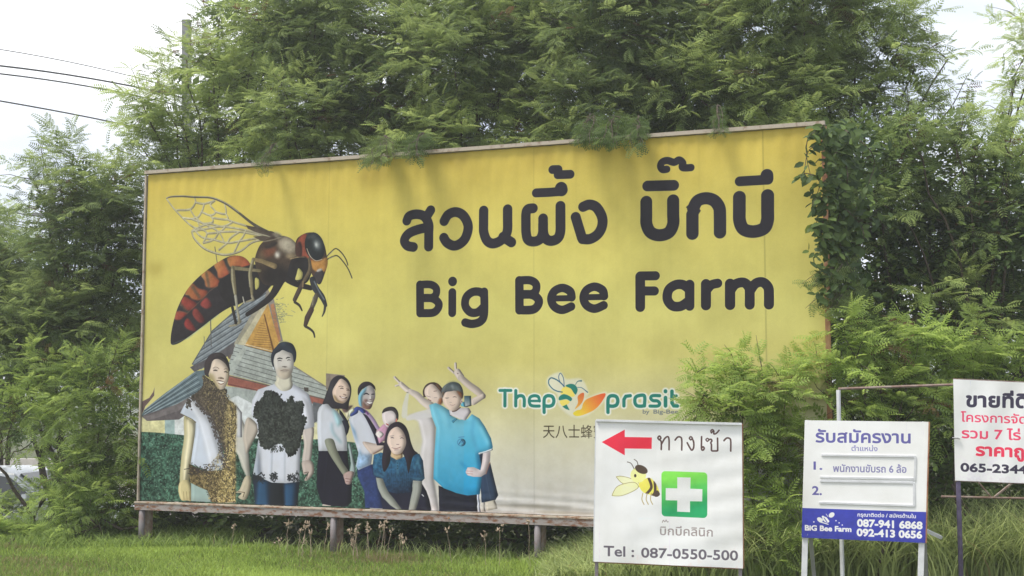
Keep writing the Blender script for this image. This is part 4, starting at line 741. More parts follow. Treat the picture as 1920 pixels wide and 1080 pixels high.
# clinic banner
c, n, q = frame_of(CC, 10.3, 9); TL, TR, BR, BL = q
cs = empty('clinic_sign', (c[0], c[1], 0), 'white square clinic banner with a red left arrow and green cross', 'sign')
sheet('banner', CC, c, n, CC.material('clinic_print', 1.75, bump=.2), cs, 30, 30, .012, lambda u, v: .006 * np.sin(u * 11 + 2 * v) * np.sin(v * 7) + .003 * np.sin(v * 40 + u * 9) * u)
MB().bar(TL - n * -.004, TR - n * -.004, .03, .018).build('top_rod', M['white'], cs)
for a, b, m in ((TL, BL, 'white'), (TR, BR, 'edge')):
    MB().bar(a + n * -.03, b + n * -.03, .022, .03, n).build('frame_bar', M[m], cs)
e = (TR - TL) / np.linalg.norm(TR - TL)
MB().bar(BL + n * -.03, BR + n * -.03, .022, .02, n).build('frame_bar', M['edge'], cs)
for a, b, s in ((TL, BL, .02), (TR, BR, -.02)):
    g = down(a, b, -.02); MB().bar(b + e * s - n * .03 + np.array([0, 0, .1]), g + e * s - n * .03, .028, .028, n).build('leg', M['post'], cs)
# job board
c, n, q = frame_of(CR, 11.1, 16); TL, TR, BR, BL = q
js = empty('job_board', (c[0], c[1], 0), 'white job board with a blue lower band and two slots on a leaning frame', 'sign')
sheet('sign_panel', CR, c, n, CR.material('job_print', 1.7, rough=.35, bump=.03), js, 12, 12, .012)
def rp(X, Y): return plane_pt(1480 + X / 2.7, 680 + Y / 2.7, c, n) + n * .0045
for a, b in (((163, 468), (641, 475)), ((156, 580), (628, 588)), ((156, 599), (628, 608)), ((152, 708), (634, 724)), ((638, 478), (634, 598)), ((630, 608), (632, 722))):
    MB().bar(rp(*a), rp(*b), .018, .007, n).build('slot_rail', M['white'], js, bevel=.001)
for (a, b, s) in ((TL, BL, .03), (TR, BR, -.03)):
    e = (TR - TL) / np.linalg.norm(TR - TL); g = down(a, b, -.02)
    MB().bar(a + e * s - n * .035, g + e * s - n * .035, .05, .04, n).build('leg', M['white'], js, bevel=.003)
    top = a * .35 + b * .65; MB().bar(top + e * s - n * .06, np.array([g[0], g[1], -.02]) + e * (s + .08) - n * .55, .035, .03, n).build('rear_leg', M['backing'], js)
MB().bar(BR * .9 + TR * .1 + e * .0 - n * .05, BR * .98 + TR * .02 + e * .14 - n * .3, .03, .03, n).build('hinge_bar', M['white'], js)
MB().bar(TR + e * .006 - n * .01, BR + e * .006 - n * .01, .012, .03, n).build('edge_strip', M['edge'], js)
# land for sale board
c, n, q = frame_of(CS, 11.0, 6); TL, TR, BR, BL = q
ss = empty('sale_sign', (c[0], c[1], 0), 'white cloth sign with black and red lettering at the right edge, on thin violet posts', 'sign')
sheet('banner', CS, c, n, CS.material('sale_print', 1.75, bump=.15), ss, 40, 20, .01, lambda u, v: .01 * np.sin(u * 8 + 1) * (1 - v) + .004 * np.sin(u * 30 + v * 6))
e = (TR - TL) / np.linalg.norm(TR - TL)
for a, s, m in ((BL, .035, 'violet'), (BR, -.04, 'violet')):
    t_ = (TL if a is BL else TR); MB().tube([t_ + e * s - n * .04 - [0, 0, .02], a + e * s - n * .04, np.array([a[0], a[1], -.02]) + e * s - n * .04], .022, 8).build('post', M[m], ss, smooth=True)
MB().bar(TL + e * .01 - n * .035, TR - n * .035, .02, .025, n).build('frame_bar', M['rust'], ss); MB().bar(BL + e * .01 - n * .035, BR - n * .035, .02, .025, n).build('frame_bar', M['rust'], ss)
tz = TL * .42 + BL * .58; MB().tube([tz - e * .02 + n * .012, tz + e * .02 + n * .014, tz + e * .045 - [0, 0, .006] + n * .013], .006, 5).build('tie', M['backing'], ss)
# empty frame behind
Y = 11.6
fr = empty('empty_sign_frame', at(1680, 1050, Y) * [1, 1, 0], 'empty rusty pipe frame standing in the bushes behind the job board', 'frame')
p0, p1, p2 = at(1572, 729, Y), at(1790, 721, Y), at(1990, 716, Y)
MB().tube([p0, p1, p2], .014, 6).build('top_pipe', M['rust'], fr)
for p in (p0, p2): MB().tube([p + [0, 0, -.01], [p[0], p[1], -.02]], .02, 7).build('post', M['white' if p is p0 else 'rust'], fr)
MB().tube([at(1765, 931, Y), at(1995, 936, Y)], .012, 6).build('lower_pipe', M['rust'], fr)
MB().tube([at(1835, 905, Y), at(1858, 932, Y)], .008, 5).build('brace_pipe', M['rust'], fr); MB().tube([at(1905, 900, Y), at(1865, 932, Y)], .012, 5).build('brace_pipe', M['rust'], fr)

# ------------------------------------------------------------------ behind the trees: wall, car, pole and wires
wl = MB().bar([-11.5, 27.5, -.35], [-3.0, 26.2, -.35], .15, 1.5).build('plaster_wall', M['wall'])
tag(wl, 'low pale plaster wall glimpsed through the shrubs left of the billboard', 'wall')
def car():
    paint = mat('silver_car_paint', (.62, .64, .66), .25, metal=.3, spec=.6); gl = mat('dark_car_glass', (.03, .035, .04), .08, spec=.8); tr_ = mat('black_trim', (.02, .02, .02), .6); rim = mat('wheel_rim', (.5, .5, .52), .3, metal=.8)
    o = empty('parked_car', (0, 0, 0), 'white parked car half hidden behind the shrubs at the left edge', 'car')
    def shell(prof, nm, m, bv):
        bm = MB(); k = len(prof)
        for s in (-1, 1):
            for x, z in prof: bm.v.append(np.array([x, s * (.86 - .16 * max(0, (z - .95) / .55)), z]))
        bm.f.append(list(range(k))[::-1]); bm.f.append([k + i for i in range(k)])
        for i in range(k): j = (i + 1) % k; bm.f.append([i, j, k + j, k + i])
        bm.build(nm, m, o, bevel=bv)
    shell([(-2.1, .30), (-2.15, .75), (-2.08, .95), (1.15, .95), (1.9, .86), (2.15, .65), (2.12, .30)], 'body', paint, .05)
    shell([(-2.05, .951), (-1.75, 1.40), (-1.2, 1.5), (0, 1.52), (.45, 1.45), (1.2, .951)], 'cabin', paint, .03)
    for s in (-1, 1):
        for pts in ([(-1.75, 1.02), (-1.45, 1.36), (-.85, 1.42), (-.85, 1.02)], [(-.78, 1.02), (-.78, 1.42), (.02, 1.43), (.02, 1.02)], [(.09, 1.02), (.09, 1.43), (.4, 1.38), (.9, 1.02)]):
            w = MB()
            for d in (.004, .014):
                for x, z in pts: w.v.append(np.array([x, s * (.86 - .16 * max(0, (z - .95) / .55) + d), z]))
            w.f += [[0, 1, 2, 3], [7, 6, 5, 4]] + [[i, (i + 1) % 4, 4 + (i + 1) % 4, 4 + i] for i in range(4)]
            w.build('side_window', gl, o)
        MB().bar([.78, s * .86, 1.05], [.78, s * 1.0, 1.07], .1, .12).build('mirror', paint, o, bevel=.02)
        for x in (-1.35, 1.35):
            wh = MB().tube([[x, s * .70, .32], [x, s * .88, .32]], .32, 22).build('wheel', tr_, o); MB().tube([[x, s * .875, .32], [x, s * .9, .32]], .2, 16).build('rim', rim, o)
        MB().bar([2.0, s * .55, .72], [2.14, s * .55, .70], .3, .14).build('headlight', rim, o, bevel=.02)
    MB().quadbox([.84, 0, 1.215], [.33, 0, -.22], [0, .62, 0], [.01, 0, .015]).build('windscreen', gl, o)
    return o
cr_ = car(); cr_.location = (-9.0, 22.6, -1.03); cr_.rotation_euler = (0, 0, math.radians(-7))
cr_.location = (-8.95, 22.6, -1.03)
for ch in cr_.children: ch.matrix_parent_inverse = Matrix.Identity(4)
Yp = 31.0; pb = at(350, 900, Yp)
pole = empty('utility_pole', (pb[0], pb[1], 0), 'tall grey concrete utility pole behind the tree at upper left', 'pole')
pt_ = at(350, 38, Yp); MB().bar([pb[0], pb[1], -.1], pt_, .2, .17, (0, 1, 0)).build('shaft', M['concrete'], pole)
MB().bar(at(330, 172, Yp) - [.6, 0, 0], at(370, 172, Yp) + [.6, 0, 0], .1, .1).build('crossarm', M['concrete'], pole)
for i, dx in enumerate((-.7, 0.0, .7)): MB().tube([at(350, 168, Yp) + [dx, -.06, .05], at(350, 168, Yp) + [dx, -.06, .22]], .04, 8).build('insulator', M['rust'], pole)
p98 = at(98, 900, 34); pole2 = empty('utility_pole', (p98[0], p98[1], -1), 'slim grey utility pole seen between leaves at far left', 'pole')
MB().bar([p98[0], p98[1], -1.05], at(98, 352, 34), .14, .14, (0, 1, 0)).build('shaft', M['concrete'], pole2); MB().bar(at(60, 402, 34), at(136, 402, 34), .08, .08).build('crossarm', M['concrete'], pole2)
wires = [((-260, 62), (0, 99), (350, 172), .010, 'thinnest and topmost overhead wire crossing the sky'), ((-260, 104), (0, 128), (350, 185), .020, 'second overhead wire from the top, thick and dark'), ((-260, 119), (0, 143), (350, 202), .017, 'third overhead wire from the top, just under the thick one'), ((-260, 150), (0, 196), (350, 260), .017, 'fourth overhead wire, alone below the bundle of three'),
         ((-260, 360), (0, 397), (98, 410), .014, 'upper wire of the lower bundle at the left edge'), ((-260, 385), (0, 413), (98, 424), .012, 'middle wire of the lower bundle at the left edge'), ((-260, 395), (0, 421), (98, 440), .009, 'thin sagging wire of the lower bundle at the left edge'), ((-260, 420), (0, 452), (98, 462), .012, 'lowest wire of the lower bundle at the left edge')]
for i, (a, b, c_, r_, lb) in enumerate(wires):
    Ye = Yp if i < 4 else 34; A_, C_ = at(*a, Ye - 7), at(*c_, Ye); B_ = at(*b, Ye - 7 + 7 * (b[0] - a[0]) / (c_[0] - a[0])); t = (b[0] - a[0]) / (c_[0] - a[0]); pts = []
    sag = (B_ - (A_ * (1 - t) + C_ * t))[2] / (4 * t * (1 - t))
    for s in np.linspace(0, 1, 15): pts.append(A_ * (1 - s) + C_ * s + np.array([0, 0, sag * 4 * s * (1 - s)]))
    tag(MB().tube(pts, r_, 5).build('power_line', M['cable']), lb, 'wire', 'overhead wires at the left')
# ------------------------------------------------------------------ vegetation
def nrm(v): return v / (np.linalg.norm(v, axis=-1, keepdims=True) + 1e-9)
def feather(npair=6, w=.095, pl=.38):
    """bipinnate leaf, length 1 along x: pairs of narrow drooping pinnae on an arched rachis"""
    V, Fq = [], []
    for i in range(npair):
        t = .16 + .80 * i / (npair - 1); z = -.22 * t * t; l = pl * (1 - .45 * abs(t - .45) / .55)
        for s in (-1, 1):
            d = np.array([.45, s * .86, -.16]); d /= np.linalg.norm(d); b = np.array([t, 0, z]); m = b + d * l * .5 + [0, 0, .015]; e = b + d * l + [0, 0, -.05 * l / pl]
            sd = np.array([d[1], -d[0], 0]) * w * .5; n0 = len(V)
            V += [b, m + sd, e, m - sd]; Fq.append([n0, n0 + 1, n0 + 2, n0 + 3] if s > 0 else [n0, n0 + 3, n0 + 2, n0 + 1])
    n0 = len(V); V += [np.array([0, -.012, 0]), np.array([0, .012, 0]), np.array([1, .004, -.22]), np.array([1, -.004, -.22])]; Fq.append([n0, n0 + 1, n0 + 2, n0 + 3])
    return np.array(V, np.float32), np.array(Fq)
def oval(k=1.0, w=.5):
    V = np.array([(0, 0, 0), (.3, -w / 2, .03), (.7, -w / 2 * .9, .0), (1, 0, -.10), (.7, w / 2 * .9, .0), (.3, w / 2, .03)], np.float32)
    return V, np.array([[0, 1, 2, 3], [0, 3, 4, 5]])
FE, FE4, OV = feather(), feather(5, .17, .42), oval()
def place(tpl, pos, d, up, size, tint):
    V, Fq = tpl; d = nrm(d); s = nrm(np.cross(up, d)); u = np.cross(d, s); R = np.stack([d, s, u], 1)     # rows
    P = pos[:, None] + size[:, None, None] * np.einsum('vk,nkj->nvj', V, R)
    n, k = len(pos), len(V); Fc = (Fq[None] + (np.arange(n) * k)[:, None, None]).reshape(-1, 4)
    return P.reshape(-1, 3), Fc, np.repeat(tint, k)
def leafmesh(name, parts, m, parent=None):
    V = np.concatenate([p[0] for p in parts]); off = np.cumsum([0] + [len(p[0]) for p in parts[:-1]]); Fc = np.concatenate([p[1] + o for p, o in zip(parts, off)]); T = np.concatenate([p[2] for p in parts])
    me = bpy.data.meshes.new(name); me.vertices.add(len(V)); me.vertices.foreach_set('co', V.astype(np.float32).ravel())
    me.loops.add(Fc.size); me.loops.foreach_set('vertex_index', Fc.astype(np.int32).ravel()); me.polygons.add(len(Fc)); me.polygons.foreach_set('loop_start', np.arange(0, Fc.size, 4, dtype=np.int32))
    try: me.polygons.foreach_set('loop_total', np.full(len(Fc), 4, np.int32))
    except Exception: pass
    at_ = me.attributes.new('tint', 'FLOAT', 'POINT'); at_.data.foreach_set('value', T.astype(np.float32)); me.update(calc_edges=True)
    return link(name, me, m, parent)
def crown(blobs, dens=1.0, size=.175, tpl=FE, tint0=.5, spread=1, droop=.25, leafs=9, rg=rng):
    """blobs: [(centre, radius, tint shift)]; sprays of leaves on short twigs pointing outwards"""
    out = []; twigs = []
    for c, r, tb in blobs:
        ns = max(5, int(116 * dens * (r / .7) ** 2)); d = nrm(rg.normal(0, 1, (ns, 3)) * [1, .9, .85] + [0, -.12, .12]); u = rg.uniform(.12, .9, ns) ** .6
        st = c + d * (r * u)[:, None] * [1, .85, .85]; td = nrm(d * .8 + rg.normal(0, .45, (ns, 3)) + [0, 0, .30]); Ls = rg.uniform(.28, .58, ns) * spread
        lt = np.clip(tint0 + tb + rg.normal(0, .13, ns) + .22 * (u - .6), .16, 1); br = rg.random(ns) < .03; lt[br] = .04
        t = np.linspace(.12, 1, leafs); pos = st[:, None] + td[:, None] * (Ls[:, None] * t)[..., None]; pos[..., 2] -= droop * Ls[:, None] * t ** 2
        side = nrm(np.cross(td, [0, 0, 1.]) + 1e-4); sg = np.where(np.arange(leafs) % 2, 1., -1.)
        ld = td[:, None] * (.25 + .6 * t[None, :, None]) + side[:, None] * sg[None, :, None] * (1.1 - .75 * t[None, :, None]) + rg.normal(0, .22, (ns, leafs, 3)); ld[..., 2] -= .10
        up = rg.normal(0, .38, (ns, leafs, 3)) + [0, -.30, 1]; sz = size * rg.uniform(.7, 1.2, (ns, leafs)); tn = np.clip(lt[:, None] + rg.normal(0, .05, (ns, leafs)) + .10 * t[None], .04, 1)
        out.append(place(tpl, pos.reshape(-1, 3), ld.reshape(-1, 3), up.reshape(-1, 3), sz.ravel(), tn.ravel()))
        # inner foliage: coarser leaves at every angle
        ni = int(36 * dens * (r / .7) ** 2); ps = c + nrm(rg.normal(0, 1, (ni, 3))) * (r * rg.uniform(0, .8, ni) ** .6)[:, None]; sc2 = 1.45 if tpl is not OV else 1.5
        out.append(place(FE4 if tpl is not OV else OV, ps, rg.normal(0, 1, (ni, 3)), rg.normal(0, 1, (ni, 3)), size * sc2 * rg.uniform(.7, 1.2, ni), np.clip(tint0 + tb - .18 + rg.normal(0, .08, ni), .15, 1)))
        k = max(2, ns // 16); twigs += [(c, st[i], st[i] + td[i] * Ls[i]) for i in range(k)]
    return out, twigs
def wob(a, b, n, amp, rg=rng):
    t = np.linspace(0, 1, n)[:, None]; p = a + (b - a) * t; w = rg.normal(0, amp, (n, 3)); w[0] = 0; w[-1] = 0; p[:, 2] += .25 * np.linalg.norm(b - a) * (t[:, 0] * (1 - t[:, 0])); return p + w
GREEN = leafmat('feathery_green', (.08, .125, .045), (.36, .46, .15), .5, (.13, .075, .04))
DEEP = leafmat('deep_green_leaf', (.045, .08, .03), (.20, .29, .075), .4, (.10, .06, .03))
FRESH = leafmat('fresh_green_leaf', (.07, .12, .03), (.37, .50, .13), .5, (.13, .09, .04))
def tree(base_px, Y, blobs, label, cat='tree', name='leucaena_tree', m=GREEN, dens=1.0, size=.175, tpl=FE, tint0=.45, stems=3, rad=.06, dy=.5, group=None, twig=1, leafs=9, spread=1, droop=.25):
    b = at(base_px, 900, Y); bx, by = b[0], b[1]; bz = float(ground_z(bx, by)); root = empty(name, (bx, by, bz), label, cat, group)
    B3 = [(at(px, py, Y + (rng.uniform(-dy, dy) if not len(r) else r[0])), pr * (Y / F), (r[1] if len(r) > 1 else rng.normal(0, .15))) for px, py, pr, *r in blobs]
    parts, tw = crown(B3, dens, size, tpl, tint0, leafs=leafs, spread=spread, droop=droop)
    leafmesh('crown', parts, m, root)
    g = MB(); top = np.mean([c for c, r, _ in B3], 0); fork = []
    for s in range(stems):
        a = np.array([bx + rng.normal(0, .10), by + rng.normal(0, .1), bz - .05]); e = np.array([bx + (top[0] - bx) * .5 + rng.normal(0, .35), by + rng.normal(0, .25), bz + (top[2] - bz) * rng.uniform(.35, .55)]); p = wob(a, e, 6, .04); g.tube(p, np.linspace(rad, rad * .6, 6), 7); fork.append(e)
    g.build('trunk', M['bark'], root, smooth=True)
    for c, r, _ in B3:
        f = fork[int(np.argmin([np.linalg.norm(np.array(f) - c) for f in fork]))]; lb = MB(); lb.tube(wob(f, c, 8, .035), np.linspace(rad * .42, rad * .14, 8), 5)
        lb.build('limb', M['bark'], root, smooth=True)
    if twig:
        g2 = MB()
        for a, b_, c_ in tw: L_ = np.linalg.norm(c_ - a); q = wob(a * .6 + b_ * .4, c_, 5, .015 * L_); g2.tube(q, np.linspace(.004 + .006 * L_, .002, 5), 3, False)
        o = g2.build('twigs', M['bark'], root); o['kind'] = 'stuff'
    return root
gl = 'leucaena trees behind the billboard'
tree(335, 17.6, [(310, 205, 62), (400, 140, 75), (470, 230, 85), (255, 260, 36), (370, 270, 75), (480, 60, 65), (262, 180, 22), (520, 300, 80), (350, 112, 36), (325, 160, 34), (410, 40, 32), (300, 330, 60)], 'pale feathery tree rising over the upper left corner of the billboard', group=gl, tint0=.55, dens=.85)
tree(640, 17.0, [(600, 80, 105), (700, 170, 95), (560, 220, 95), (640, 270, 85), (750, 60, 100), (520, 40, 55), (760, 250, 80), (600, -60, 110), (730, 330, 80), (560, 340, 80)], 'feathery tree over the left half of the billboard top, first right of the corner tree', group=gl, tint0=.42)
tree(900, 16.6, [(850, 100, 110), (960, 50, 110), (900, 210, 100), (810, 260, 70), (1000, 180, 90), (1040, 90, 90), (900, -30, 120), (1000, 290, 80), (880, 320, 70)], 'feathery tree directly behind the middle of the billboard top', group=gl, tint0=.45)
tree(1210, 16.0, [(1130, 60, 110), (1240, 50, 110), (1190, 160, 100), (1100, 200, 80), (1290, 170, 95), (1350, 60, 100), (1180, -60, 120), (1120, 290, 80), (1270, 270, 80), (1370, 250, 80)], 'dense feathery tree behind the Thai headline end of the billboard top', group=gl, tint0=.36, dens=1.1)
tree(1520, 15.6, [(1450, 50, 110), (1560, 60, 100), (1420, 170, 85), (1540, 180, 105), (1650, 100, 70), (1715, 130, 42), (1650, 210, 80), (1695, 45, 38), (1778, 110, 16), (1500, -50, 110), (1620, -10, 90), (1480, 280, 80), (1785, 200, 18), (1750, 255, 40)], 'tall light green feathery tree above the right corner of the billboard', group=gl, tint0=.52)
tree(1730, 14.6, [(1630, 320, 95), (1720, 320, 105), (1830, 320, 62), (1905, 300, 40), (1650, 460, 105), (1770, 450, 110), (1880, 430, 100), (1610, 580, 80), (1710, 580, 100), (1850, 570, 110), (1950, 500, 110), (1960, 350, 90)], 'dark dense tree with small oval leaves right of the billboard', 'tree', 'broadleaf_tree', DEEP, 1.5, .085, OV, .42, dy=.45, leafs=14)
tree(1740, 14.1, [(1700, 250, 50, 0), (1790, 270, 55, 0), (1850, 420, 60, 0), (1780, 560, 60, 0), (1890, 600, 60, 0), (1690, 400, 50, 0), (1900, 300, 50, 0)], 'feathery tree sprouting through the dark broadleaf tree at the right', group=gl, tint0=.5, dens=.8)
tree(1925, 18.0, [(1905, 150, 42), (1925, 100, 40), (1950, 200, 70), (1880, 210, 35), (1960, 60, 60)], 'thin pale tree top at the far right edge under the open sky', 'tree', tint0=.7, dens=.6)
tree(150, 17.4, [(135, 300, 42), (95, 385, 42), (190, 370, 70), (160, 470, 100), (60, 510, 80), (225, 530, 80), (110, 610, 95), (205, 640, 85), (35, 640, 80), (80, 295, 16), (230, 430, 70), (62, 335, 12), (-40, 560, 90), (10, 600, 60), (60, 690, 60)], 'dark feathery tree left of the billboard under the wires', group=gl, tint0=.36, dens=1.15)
tree(5, 25, [(8, 415, 36), (-10, 450, 50), (20, 470, 30), (-40, 420, 60)], 'small pale tree at the far left edge beyond the lower wires', 'tree', tint0=.6, dens=.7)
gb = 'far trees that close the gaps'
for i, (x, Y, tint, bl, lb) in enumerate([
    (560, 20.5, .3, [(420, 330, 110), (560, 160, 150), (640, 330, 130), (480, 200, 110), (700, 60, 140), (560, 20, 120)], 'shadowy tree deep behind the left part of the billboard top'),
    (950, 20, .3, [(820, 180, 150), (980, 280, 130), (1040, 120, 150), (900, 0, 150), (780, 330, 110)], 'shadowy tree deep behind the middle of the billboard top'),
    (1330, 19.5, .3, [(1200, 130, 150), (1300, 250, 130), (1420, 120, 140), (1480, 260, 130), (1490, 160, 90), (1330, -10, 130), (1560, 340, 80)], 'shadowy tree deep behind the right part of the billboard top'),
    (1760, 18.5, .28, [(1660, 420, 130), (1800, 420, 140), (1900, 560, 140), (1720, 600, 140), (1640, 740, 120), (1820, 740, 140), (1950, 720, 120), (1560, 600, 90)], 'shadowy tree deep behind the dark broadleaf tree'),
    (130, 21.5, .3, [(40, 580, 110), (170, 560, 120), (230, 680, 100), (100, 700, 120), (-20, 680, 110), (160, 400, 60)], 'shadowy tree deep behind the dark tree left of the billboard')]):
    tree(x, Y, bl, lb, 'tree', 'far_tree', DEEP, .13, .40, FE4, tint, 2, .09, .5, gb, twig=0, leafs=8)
gs = 'shrubs left of the billboard'
SH = dict(cat='shrub', name='shrub', m=FRESH, stems=3, rad=.03, dy=.35, group=gs)
tree(75, 16.6, [(60, 715, 55), (0, 755, 38), (130, 720, 55), (110, 790, 42), (40, 800, 34), (75, 830, 22)], 'bright feathery shrub above the half hidden car', tint0=.6, dens=.8, **SH)
tree(205, 16.0, [(190, 740, 70), (232, 800, 50), (200, 850, 60), (235, 900, 50), (165, 900, 45), (228, 690, 45)], 'dark feathery shrub pressed against the left edge of the billboard', tint0=.3, dens=1.0, **SH)
tree(120, 15.6, [(165, 905, 42), (178, 862, 32), (125, 985, 30), (178, 955, 46), (230, 965, 44), (140, 940, 24)], 'bushy shrub in front of the car, nearest the billboard post', tint0=.55, dens=1.1, **SH)
tree(20, 15.4, [(20, 1005, 26), (-30, 1000, 35), (75, 1008, 24), (40, 985, 20)], 'low bright green shrub at the lower left edge on the lawn', tint0=.75, dens=2.2, spread=.4, size=.13, **SH)
tree(60, 19.5, [(20, 958, 26), (70, 945, 26), (-20, 950, 26), (115, 915, 30), (135, 870, 22), (35, 915, 9), (150, 950, 30)], 'leafy weeds growing against the white car', 'shrub', 'shrub', FRESH, 2.0, .12, FE, .5, 2, .02, .15, gs, spread=.35)
gu = 'dark bushes under the billboard'
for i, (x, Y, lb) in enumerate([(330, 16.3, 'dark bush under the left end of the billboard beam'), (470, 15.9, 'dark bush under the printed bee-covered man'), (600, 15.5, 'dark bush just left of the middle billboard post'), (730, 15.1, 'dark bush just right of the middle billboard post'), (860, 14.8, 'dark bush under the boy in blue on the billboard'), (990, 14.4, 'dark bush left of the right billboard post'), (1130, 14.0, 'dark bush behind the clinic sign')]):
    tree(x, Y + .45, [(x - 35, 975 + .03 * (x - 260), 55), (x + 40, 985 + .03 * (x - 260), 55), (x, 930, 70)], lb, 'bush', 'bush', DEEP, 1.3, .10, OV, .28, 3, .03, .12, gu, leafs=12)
gf = 'saplings in front of the billboard'
SP = dict(name='leucaena_sapling', m=FRESH, stems=2, rad=.022, dy=.12, group=gf, spread=.75, droop=.45)
tree(1415, 12.25, [(1302, 700, 18), (1325, 745, 26), (1350, 770, 36), (1362, 705, 26), (1420, 722, 44), (1405, 790, 48), (1475, 735, 32), (1462, 800, 40), (1440, 870, 48), (1375, 680, 18), (1470, 870, 38), (1420, 950, 42), (1480, 960, 45), (1400, 1030, 40), (1330, 730, 26)], 'feathery sapling between the clinic sign and the job board', 'sapling', tint0=.68, dens=1.5, size=.17, **SP)
tree(1600, 12.35, [(1545, 705, 38), (1600, 690, 44), (1640, 640, 46), (1700, 650, 44), (1560, 760, 40), (1760, 680, 40), (1690, 720, 50), (1620, 750, 50), (1745, 760, 40), (1580, 625, 26), (1735, 620, 30)], 'bright feathery sapling rising above the job board', 'sapling', tint0=.68, dens=1.4, size=.17, **SP)
tree(1850, 12.5, [(1820, 670, 40), (1880, 680, 45), (1840, 620, 30), (1940, 660, 60), (1790, 720, 40)], 'feathery sapling above the white cloth sign at the right edge', 'sapling', tint0=.5, dens=1, size=.17, **SP)
tree(1780, 13.2, [(1740, 800, 70), (1800, 760, 70), (1760, 900, 70), (1850, 900, 70), (1650, 820, 70), (1540, 880, 60), (1660, 930, 70), (1580, 950, 60), (1920, 850, 90), (1920, 960, 60), (1590, 790, 60)], 'deep green thicket between the job board and the right edge', 'bush', 'bush', DEEP, 1.5, .09, OV, .36, 4, .035, .4, None, leafs=12)
# vine on the right corner
vine = empty('climbing_vine', bp(BW + .25, 0), 'leafy climbing vine hanging over the right upper corner of the billboard', 'vine')
g = MB(); vp, vd = [], []
def strand(pts, n, sc_=.09):
    P = smooth(np.array([[p[0], p[1]] for p in pts]), False, 5); W3 = [at(x, y, 12.15 + .10 * math.sin(x * .3)) if x < 1545 else at(x, y, 12.45 + .12 * math.sin(x * .2)) for x, y in P]
    g.tube(W3, np.linspace(.007, .003, len(W3)), 4)
    for k in range(n):
        i = rng.uniform(0, len(W3) - 1.01); q = W3[int(i)] + (W3[int(i) + 1] - W3[int(i)]) * (i % 1); vp.append(q + rng.normal(0, .012, 3)); vd.append(np.r_[rng.normal(0, 1), rng.normal(-.2, .4), rng.normal(-.6, .5)])
for s in ([(1550, 235), (1530, 245), (1515, 260), (1512, 290), (1520, 330)], [(1550, 260), (1535, 270), (1515, 285), (1508, 325)], [(1560, 320), (1535, 330), (1510, 325), (1497, 335)], [(1560, 330), (1540, 345), (1530, 370), (1522, 385)], [(1555, 350), (1540, 375), (1535, 400), (1530, 420)], [(1550, 400), (1540, 430), (1545, 460)], [(1548, 240), (1545, 300), (1550, 400), (1548, 500)], [(1560, 240), (1590, 330), (1570, 430), (1600, 520)], [(1580, 240), (1640, 300), (1600, 400)], [(1570, 380), (1620, 440), (1580, 560)], [(1552, 300), (1575, 280), (1600, 260)]):
    strand(s, 15 if s[-1][0] < 1540 and len(s) > 3 else 34)
for k in range(900):
    y = rng.uniform(232, 560); x = 1552 + abs(rng.normal(0, 34)) * (1 + .3 * math.sin(y * .05)); vp.append(at(x, y, 12.45 + rng.uniform(0, .5))); vd.append(np.r_[rng.normal(0, 1), rng.normal(-.3, .5), rng.normal(-.5, .6)])
for k in range(300): x = rng.normal(1549, 13); y = 236 + rng.uniform(0, 1) ** 1.3 * 330; vp.append(at(x, y, 12.12 + rng.uniform(0, .1))); vd.append(np.r_[rng.normal(0, 1), rng.normal(-.3, .5), rng.normal(-.6, .5)])
g.build('stem', M['bark'], vine)
vp, vd = np.array(vp), np.array(vd); o = leafmesh('foliage', [place(OV, vp, vd, rng.normal(0, .5, (len(vp), 3)) + [0, -.8, .6], rng.uniform(.07, .13, len(vp)), np.clip(rng.normal(.30, .14, len(vp)), .15, .9))], DEEP, vine); o['kind'] = 'stuff'
# sprigs that hang over the top rail and the right edge
spg = 'feathery sprigs hanging over the billboard edge'
for px, py, r, Y, lb in [(700, 305, 26, 13.6, 'feathery sprig hanging over the top rail left of the headline'), (775, 300, 14, 13.5, 'small thin sprig hanging over the top rail left of the headline'), (1105, 266, 16, 12.9, 'leftmost of three feathery sprigs over the top rail above the headline gap'), (1145, 270, 16, 12.8, 'middle one of three feathery sprigs over the top rail above the headline gap'), (1192, 270, 17, 12.7, 'rightmost of three feathery sprigs over the top rail above the headline gap'), (1345, 250, 8, 12.5, 'tiny sprig hanging over the top rail near the right end'), (490, 318, 8, 14.2, 'tiny sprig hanging over the top rail near the bee wing'), (1532, 530, 26, 12.15, 'feathery branch across the right edge below the vine'), (1545, 580, 22, 12.15, 'lower drooping branch across the right edge below the vine')]:
    c = at(px, py, Y); st = c + ([.08, .45, .40] if px < 1500 else [.5, .6, .3]); root = empty('hanging_sprig', c, lb, 'branch', spg)
    parts = []; g = MB(); R_ = r * Y / F
    for k in range(5 + r // 3):
        e = c + rng.normal(0, 1, 3) * [R_ * .8, .05, R_ * .35]; p = wob(np.array(st), e, 5, .02); g.tube(p, np.linspace(.006, .002, 5), 4); nl = 10; t = rng.uniform(.1, 1, nl); pos = np.array([np.array([np.interp(tt, np.linspace(0, 1, 5), p[:, a]) for a in range(3)]) for tt in t])
        ld = rng.normal(0, .8, (nl, 3)) * [1.3, .4, .4] + [0, -.2, -.45]; parts.append(place(FE, pos, ld, rng.normal(0, .5, (nl, 3)) + [0, -1, .2], rng.uniform(.09, .15, nl) * (1 if r > 10 else .6), np.clip(rng.normal(.4, .1, nl), .15, 1)))
    g.build('twig', M['bark'], root); leafmesh('foliage', parts, DEEP if r < 20 else GREEN, root)
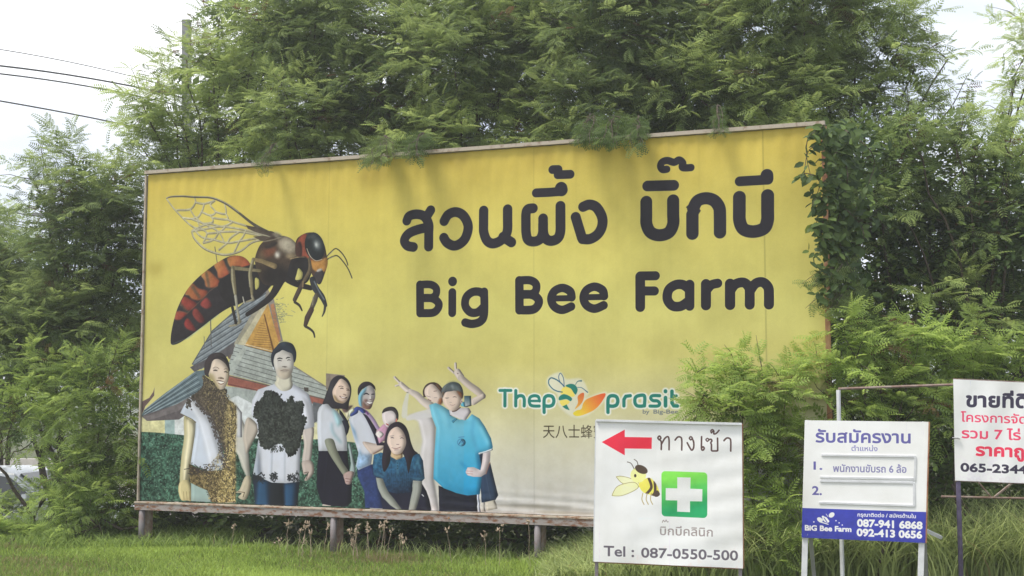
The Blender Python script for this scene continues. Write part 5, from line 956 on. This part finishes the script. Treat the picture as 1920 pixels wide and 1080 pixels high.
# grass
BL_ = lambda k: None
def blades(name, pos, h, w, lean, m, label, cat, tint, seg=3):
    n = len(pos); az = rng.uniform(0, 2 * math.pi, n); L2 = np.c_[np.cos(az), np.sin(az), np.zeros(n)]; face = rng.uniform(-.9, .9, n); sd = np.c_[np.cos(face), np.sin(face), np.zeros(n)]
    V = np.zeros((n, (seg + 1) * 2, 3))
    for k in range(seg + 1):
        t = k / seg; c = pos + L2 * (lean * h * t * t)[:, None]; c[:, 2] += h * (t - .38 * lean * t ** 2.5 * 1.0); ww = (w * (1 - t ** 1.6) + .0008)[:, None] / 2
        V[:, 2 * k] = c - sd * ww; V[:, 2 * k + 1] = c + sd * ww
    Fq = np.array([[2 * k, 2 * k + 1, 2 * k + 3, 2 * k + 2] for k in range(seg)]); kk = (seg + 1) * 2
    Fc = (Fq[None] + (np.arange(n) * kk)[:, None, None]).reshape(-1, 4); o = leafmesh(name, [(V.reshape(-1, 3), Fc, np.repeat(tint, kk))], m); return tag(o, label, cat, kind='stuff')
LAWN = leafmat('lawn_green', (.11, .18, .035), (.38, .51, .11), .4, (.25, .22, .10)); TALL = leafmat('tall_grass_green', (.11, .16, .045), (.50, .58, .25), .45, (.30, .25, .13))
def scatter(n, x0, x1, y0, y1, keep=None):
    x, y = rng.uniform(x0, x1, n), rng.uniform(y0, y1, n)
    if keep is not None: k = keep(x, y); x, y = x[k], y[k]
    return np.c_[x, y, ground_z(x, y)]
p = scatter(110000, -7.5, 2.6, 11.2, 16.3, lambda x, y: y < 15.2 - (x + 4.46) * .369 + .3); n = len(p)
pn = .50 - .45 * np.clip(np.sin(p[:, 0] * 2.3 + 1.3 * np.sin(p[:, 1] * 2.9)) * np.sin(p[:, 1] * 3.7 + p[:, 0] * .9) - .35, 0, 1) + .2 * np.sin(p[:, 0] * 1.7 + p[:, 1]) + .12 * np.sin(p[:, 0] * .7 - p[:, 1] * 2.3)
blades('lawn_grass', p, rng.uniform(.03, .075, n) * (1 + .9 * np.clip(np.sin(p[:, 0] * 3.1 + np.sin(p[:, 1] * 4)) * np.sin(p[:, 1] * 5.3 + p[:, 0]), 0, 1)), np.full(n, .009), rng.uniform(.2, .9, n), LAWN, 'short bright mown grass in front of the billboard', 'grass', np.clip(pn + rng.normal(0, .2, n), .04, 1), 2)
p = scatter(5200, -4.4, 3.2, 12.0, 15.4, lambda x, y: np.abs(y - (15.25 - (x + 4.46) * .369)) < .30 + .25 * np.clip(x / 3, 0, 1)); n = len(p)
blades('rough_grass', p, rng.uniform(.10, .26, n) * (1 + .3 * np.clip(p[:, 0], 0, 2)), np.full(n, .010), rng.uniform(.3, 1.1, n), TALL, 'uneven longer grass along the foot of the billboard', 'grass', np.clip(rng.normal(.42, .16, n), .04, 1))
cx_, cy_ = rng.uniform(.35, 5.6, 260), rng.uniform(12.05, 13.9, 260); idx = rng.integers(0, 260, 22000); p = np.c_[cx_[idx] + rng.normal(0, .10, 22000), cy_[idx] + rng.normal(0, .10, 22000), np.zeros(22000)]; n = len(p)
dens_ = np.clip((p[:, 0] + .3) / 2.8, .15, 1)
blades('tall_grass', p, rng.uniform(.45, 1.05, n) * dens_, rng.uniform(.010, .019, n), rng.uniform(.3, 1.25, n), TALL, 'tall arching grass around the feet of the small signs', 'grass', np.clip(rng.normal(.55, .22, n), .04, 1), 5)
p = scatter(9000, -8, -3.2, 14.6, 17.2); n = len(p)
blades('weeds', p, rng.uniform(.08, .22, n), np.full(n, .014), rng.uniform(.3, 1.1, n), FRESH, 'weedy undergrowth at the foot of the left shrubs', 'weeds', np.clip(rng.normal(.45, .15, n), .2, 1))
# dry flower stalks in front of the beam
g = MB(); DRY = mat('dry_flower', (.42, .33, .24), .9, noise=.3, nscale=30)
for k in range(26):
    x = rng.uniform(500, 780) if k < 20 else rng.uniform(300, 1000); Y = 14.9 - .37 * ((x - 270) / F * 15 ) - rng.uniform(.15, .5); b = at(x, 1035, Y); b[2] = 0; t = at(x + rng.normal(0, 12), rng.uniform(975, 1020), Y); g.tube(wob(b, t, 4, .008), .0025, 3)
    for j in range(7): q = t + rng.normal(0, .014, 3); g.tube([q, q + rng.normal(0, .012, 3) + [0, 0, .018]], [.010, .004], 4)
tag(g.build('dry_flower_stalks', DRY), 'thin dry stalks with pale fluffy heads below the billboard beam', 'weeds', kind='stuff')
# ------------------------------------------------------------------ thin volume added to lift the darks like veiling glare
hz = MB().quadbox([0, 499, 4.0], [905, 0, 0], [0, 703, 0], [0, 0, 7.2]).build('veil', None)
hm = bpy.data.materials.new('veil_volume'); hm.use_nodes = True; t = hm.node_tree; t.nodes.clear()
o_ = t.nodes.new('ShaderNodeOutputMaterial'); pv = t.nodes.new('ShaderNodeVolumePrincipled'); pv.inputs['Density'].default_value = .0020; pv.inputs['Color'].default_value = (.93, .95, 1, 1); pv.inputs['Anisotropy'].default_value = .3
t.links.new(pv.outputs[0], o_.inputs['Volume']); hz.data.materials.append(hm); hz.visible_shadow = True; tag(hz, 'thin pale haze added over the whole scene to lift the darks', 'veil', kind='stuff')
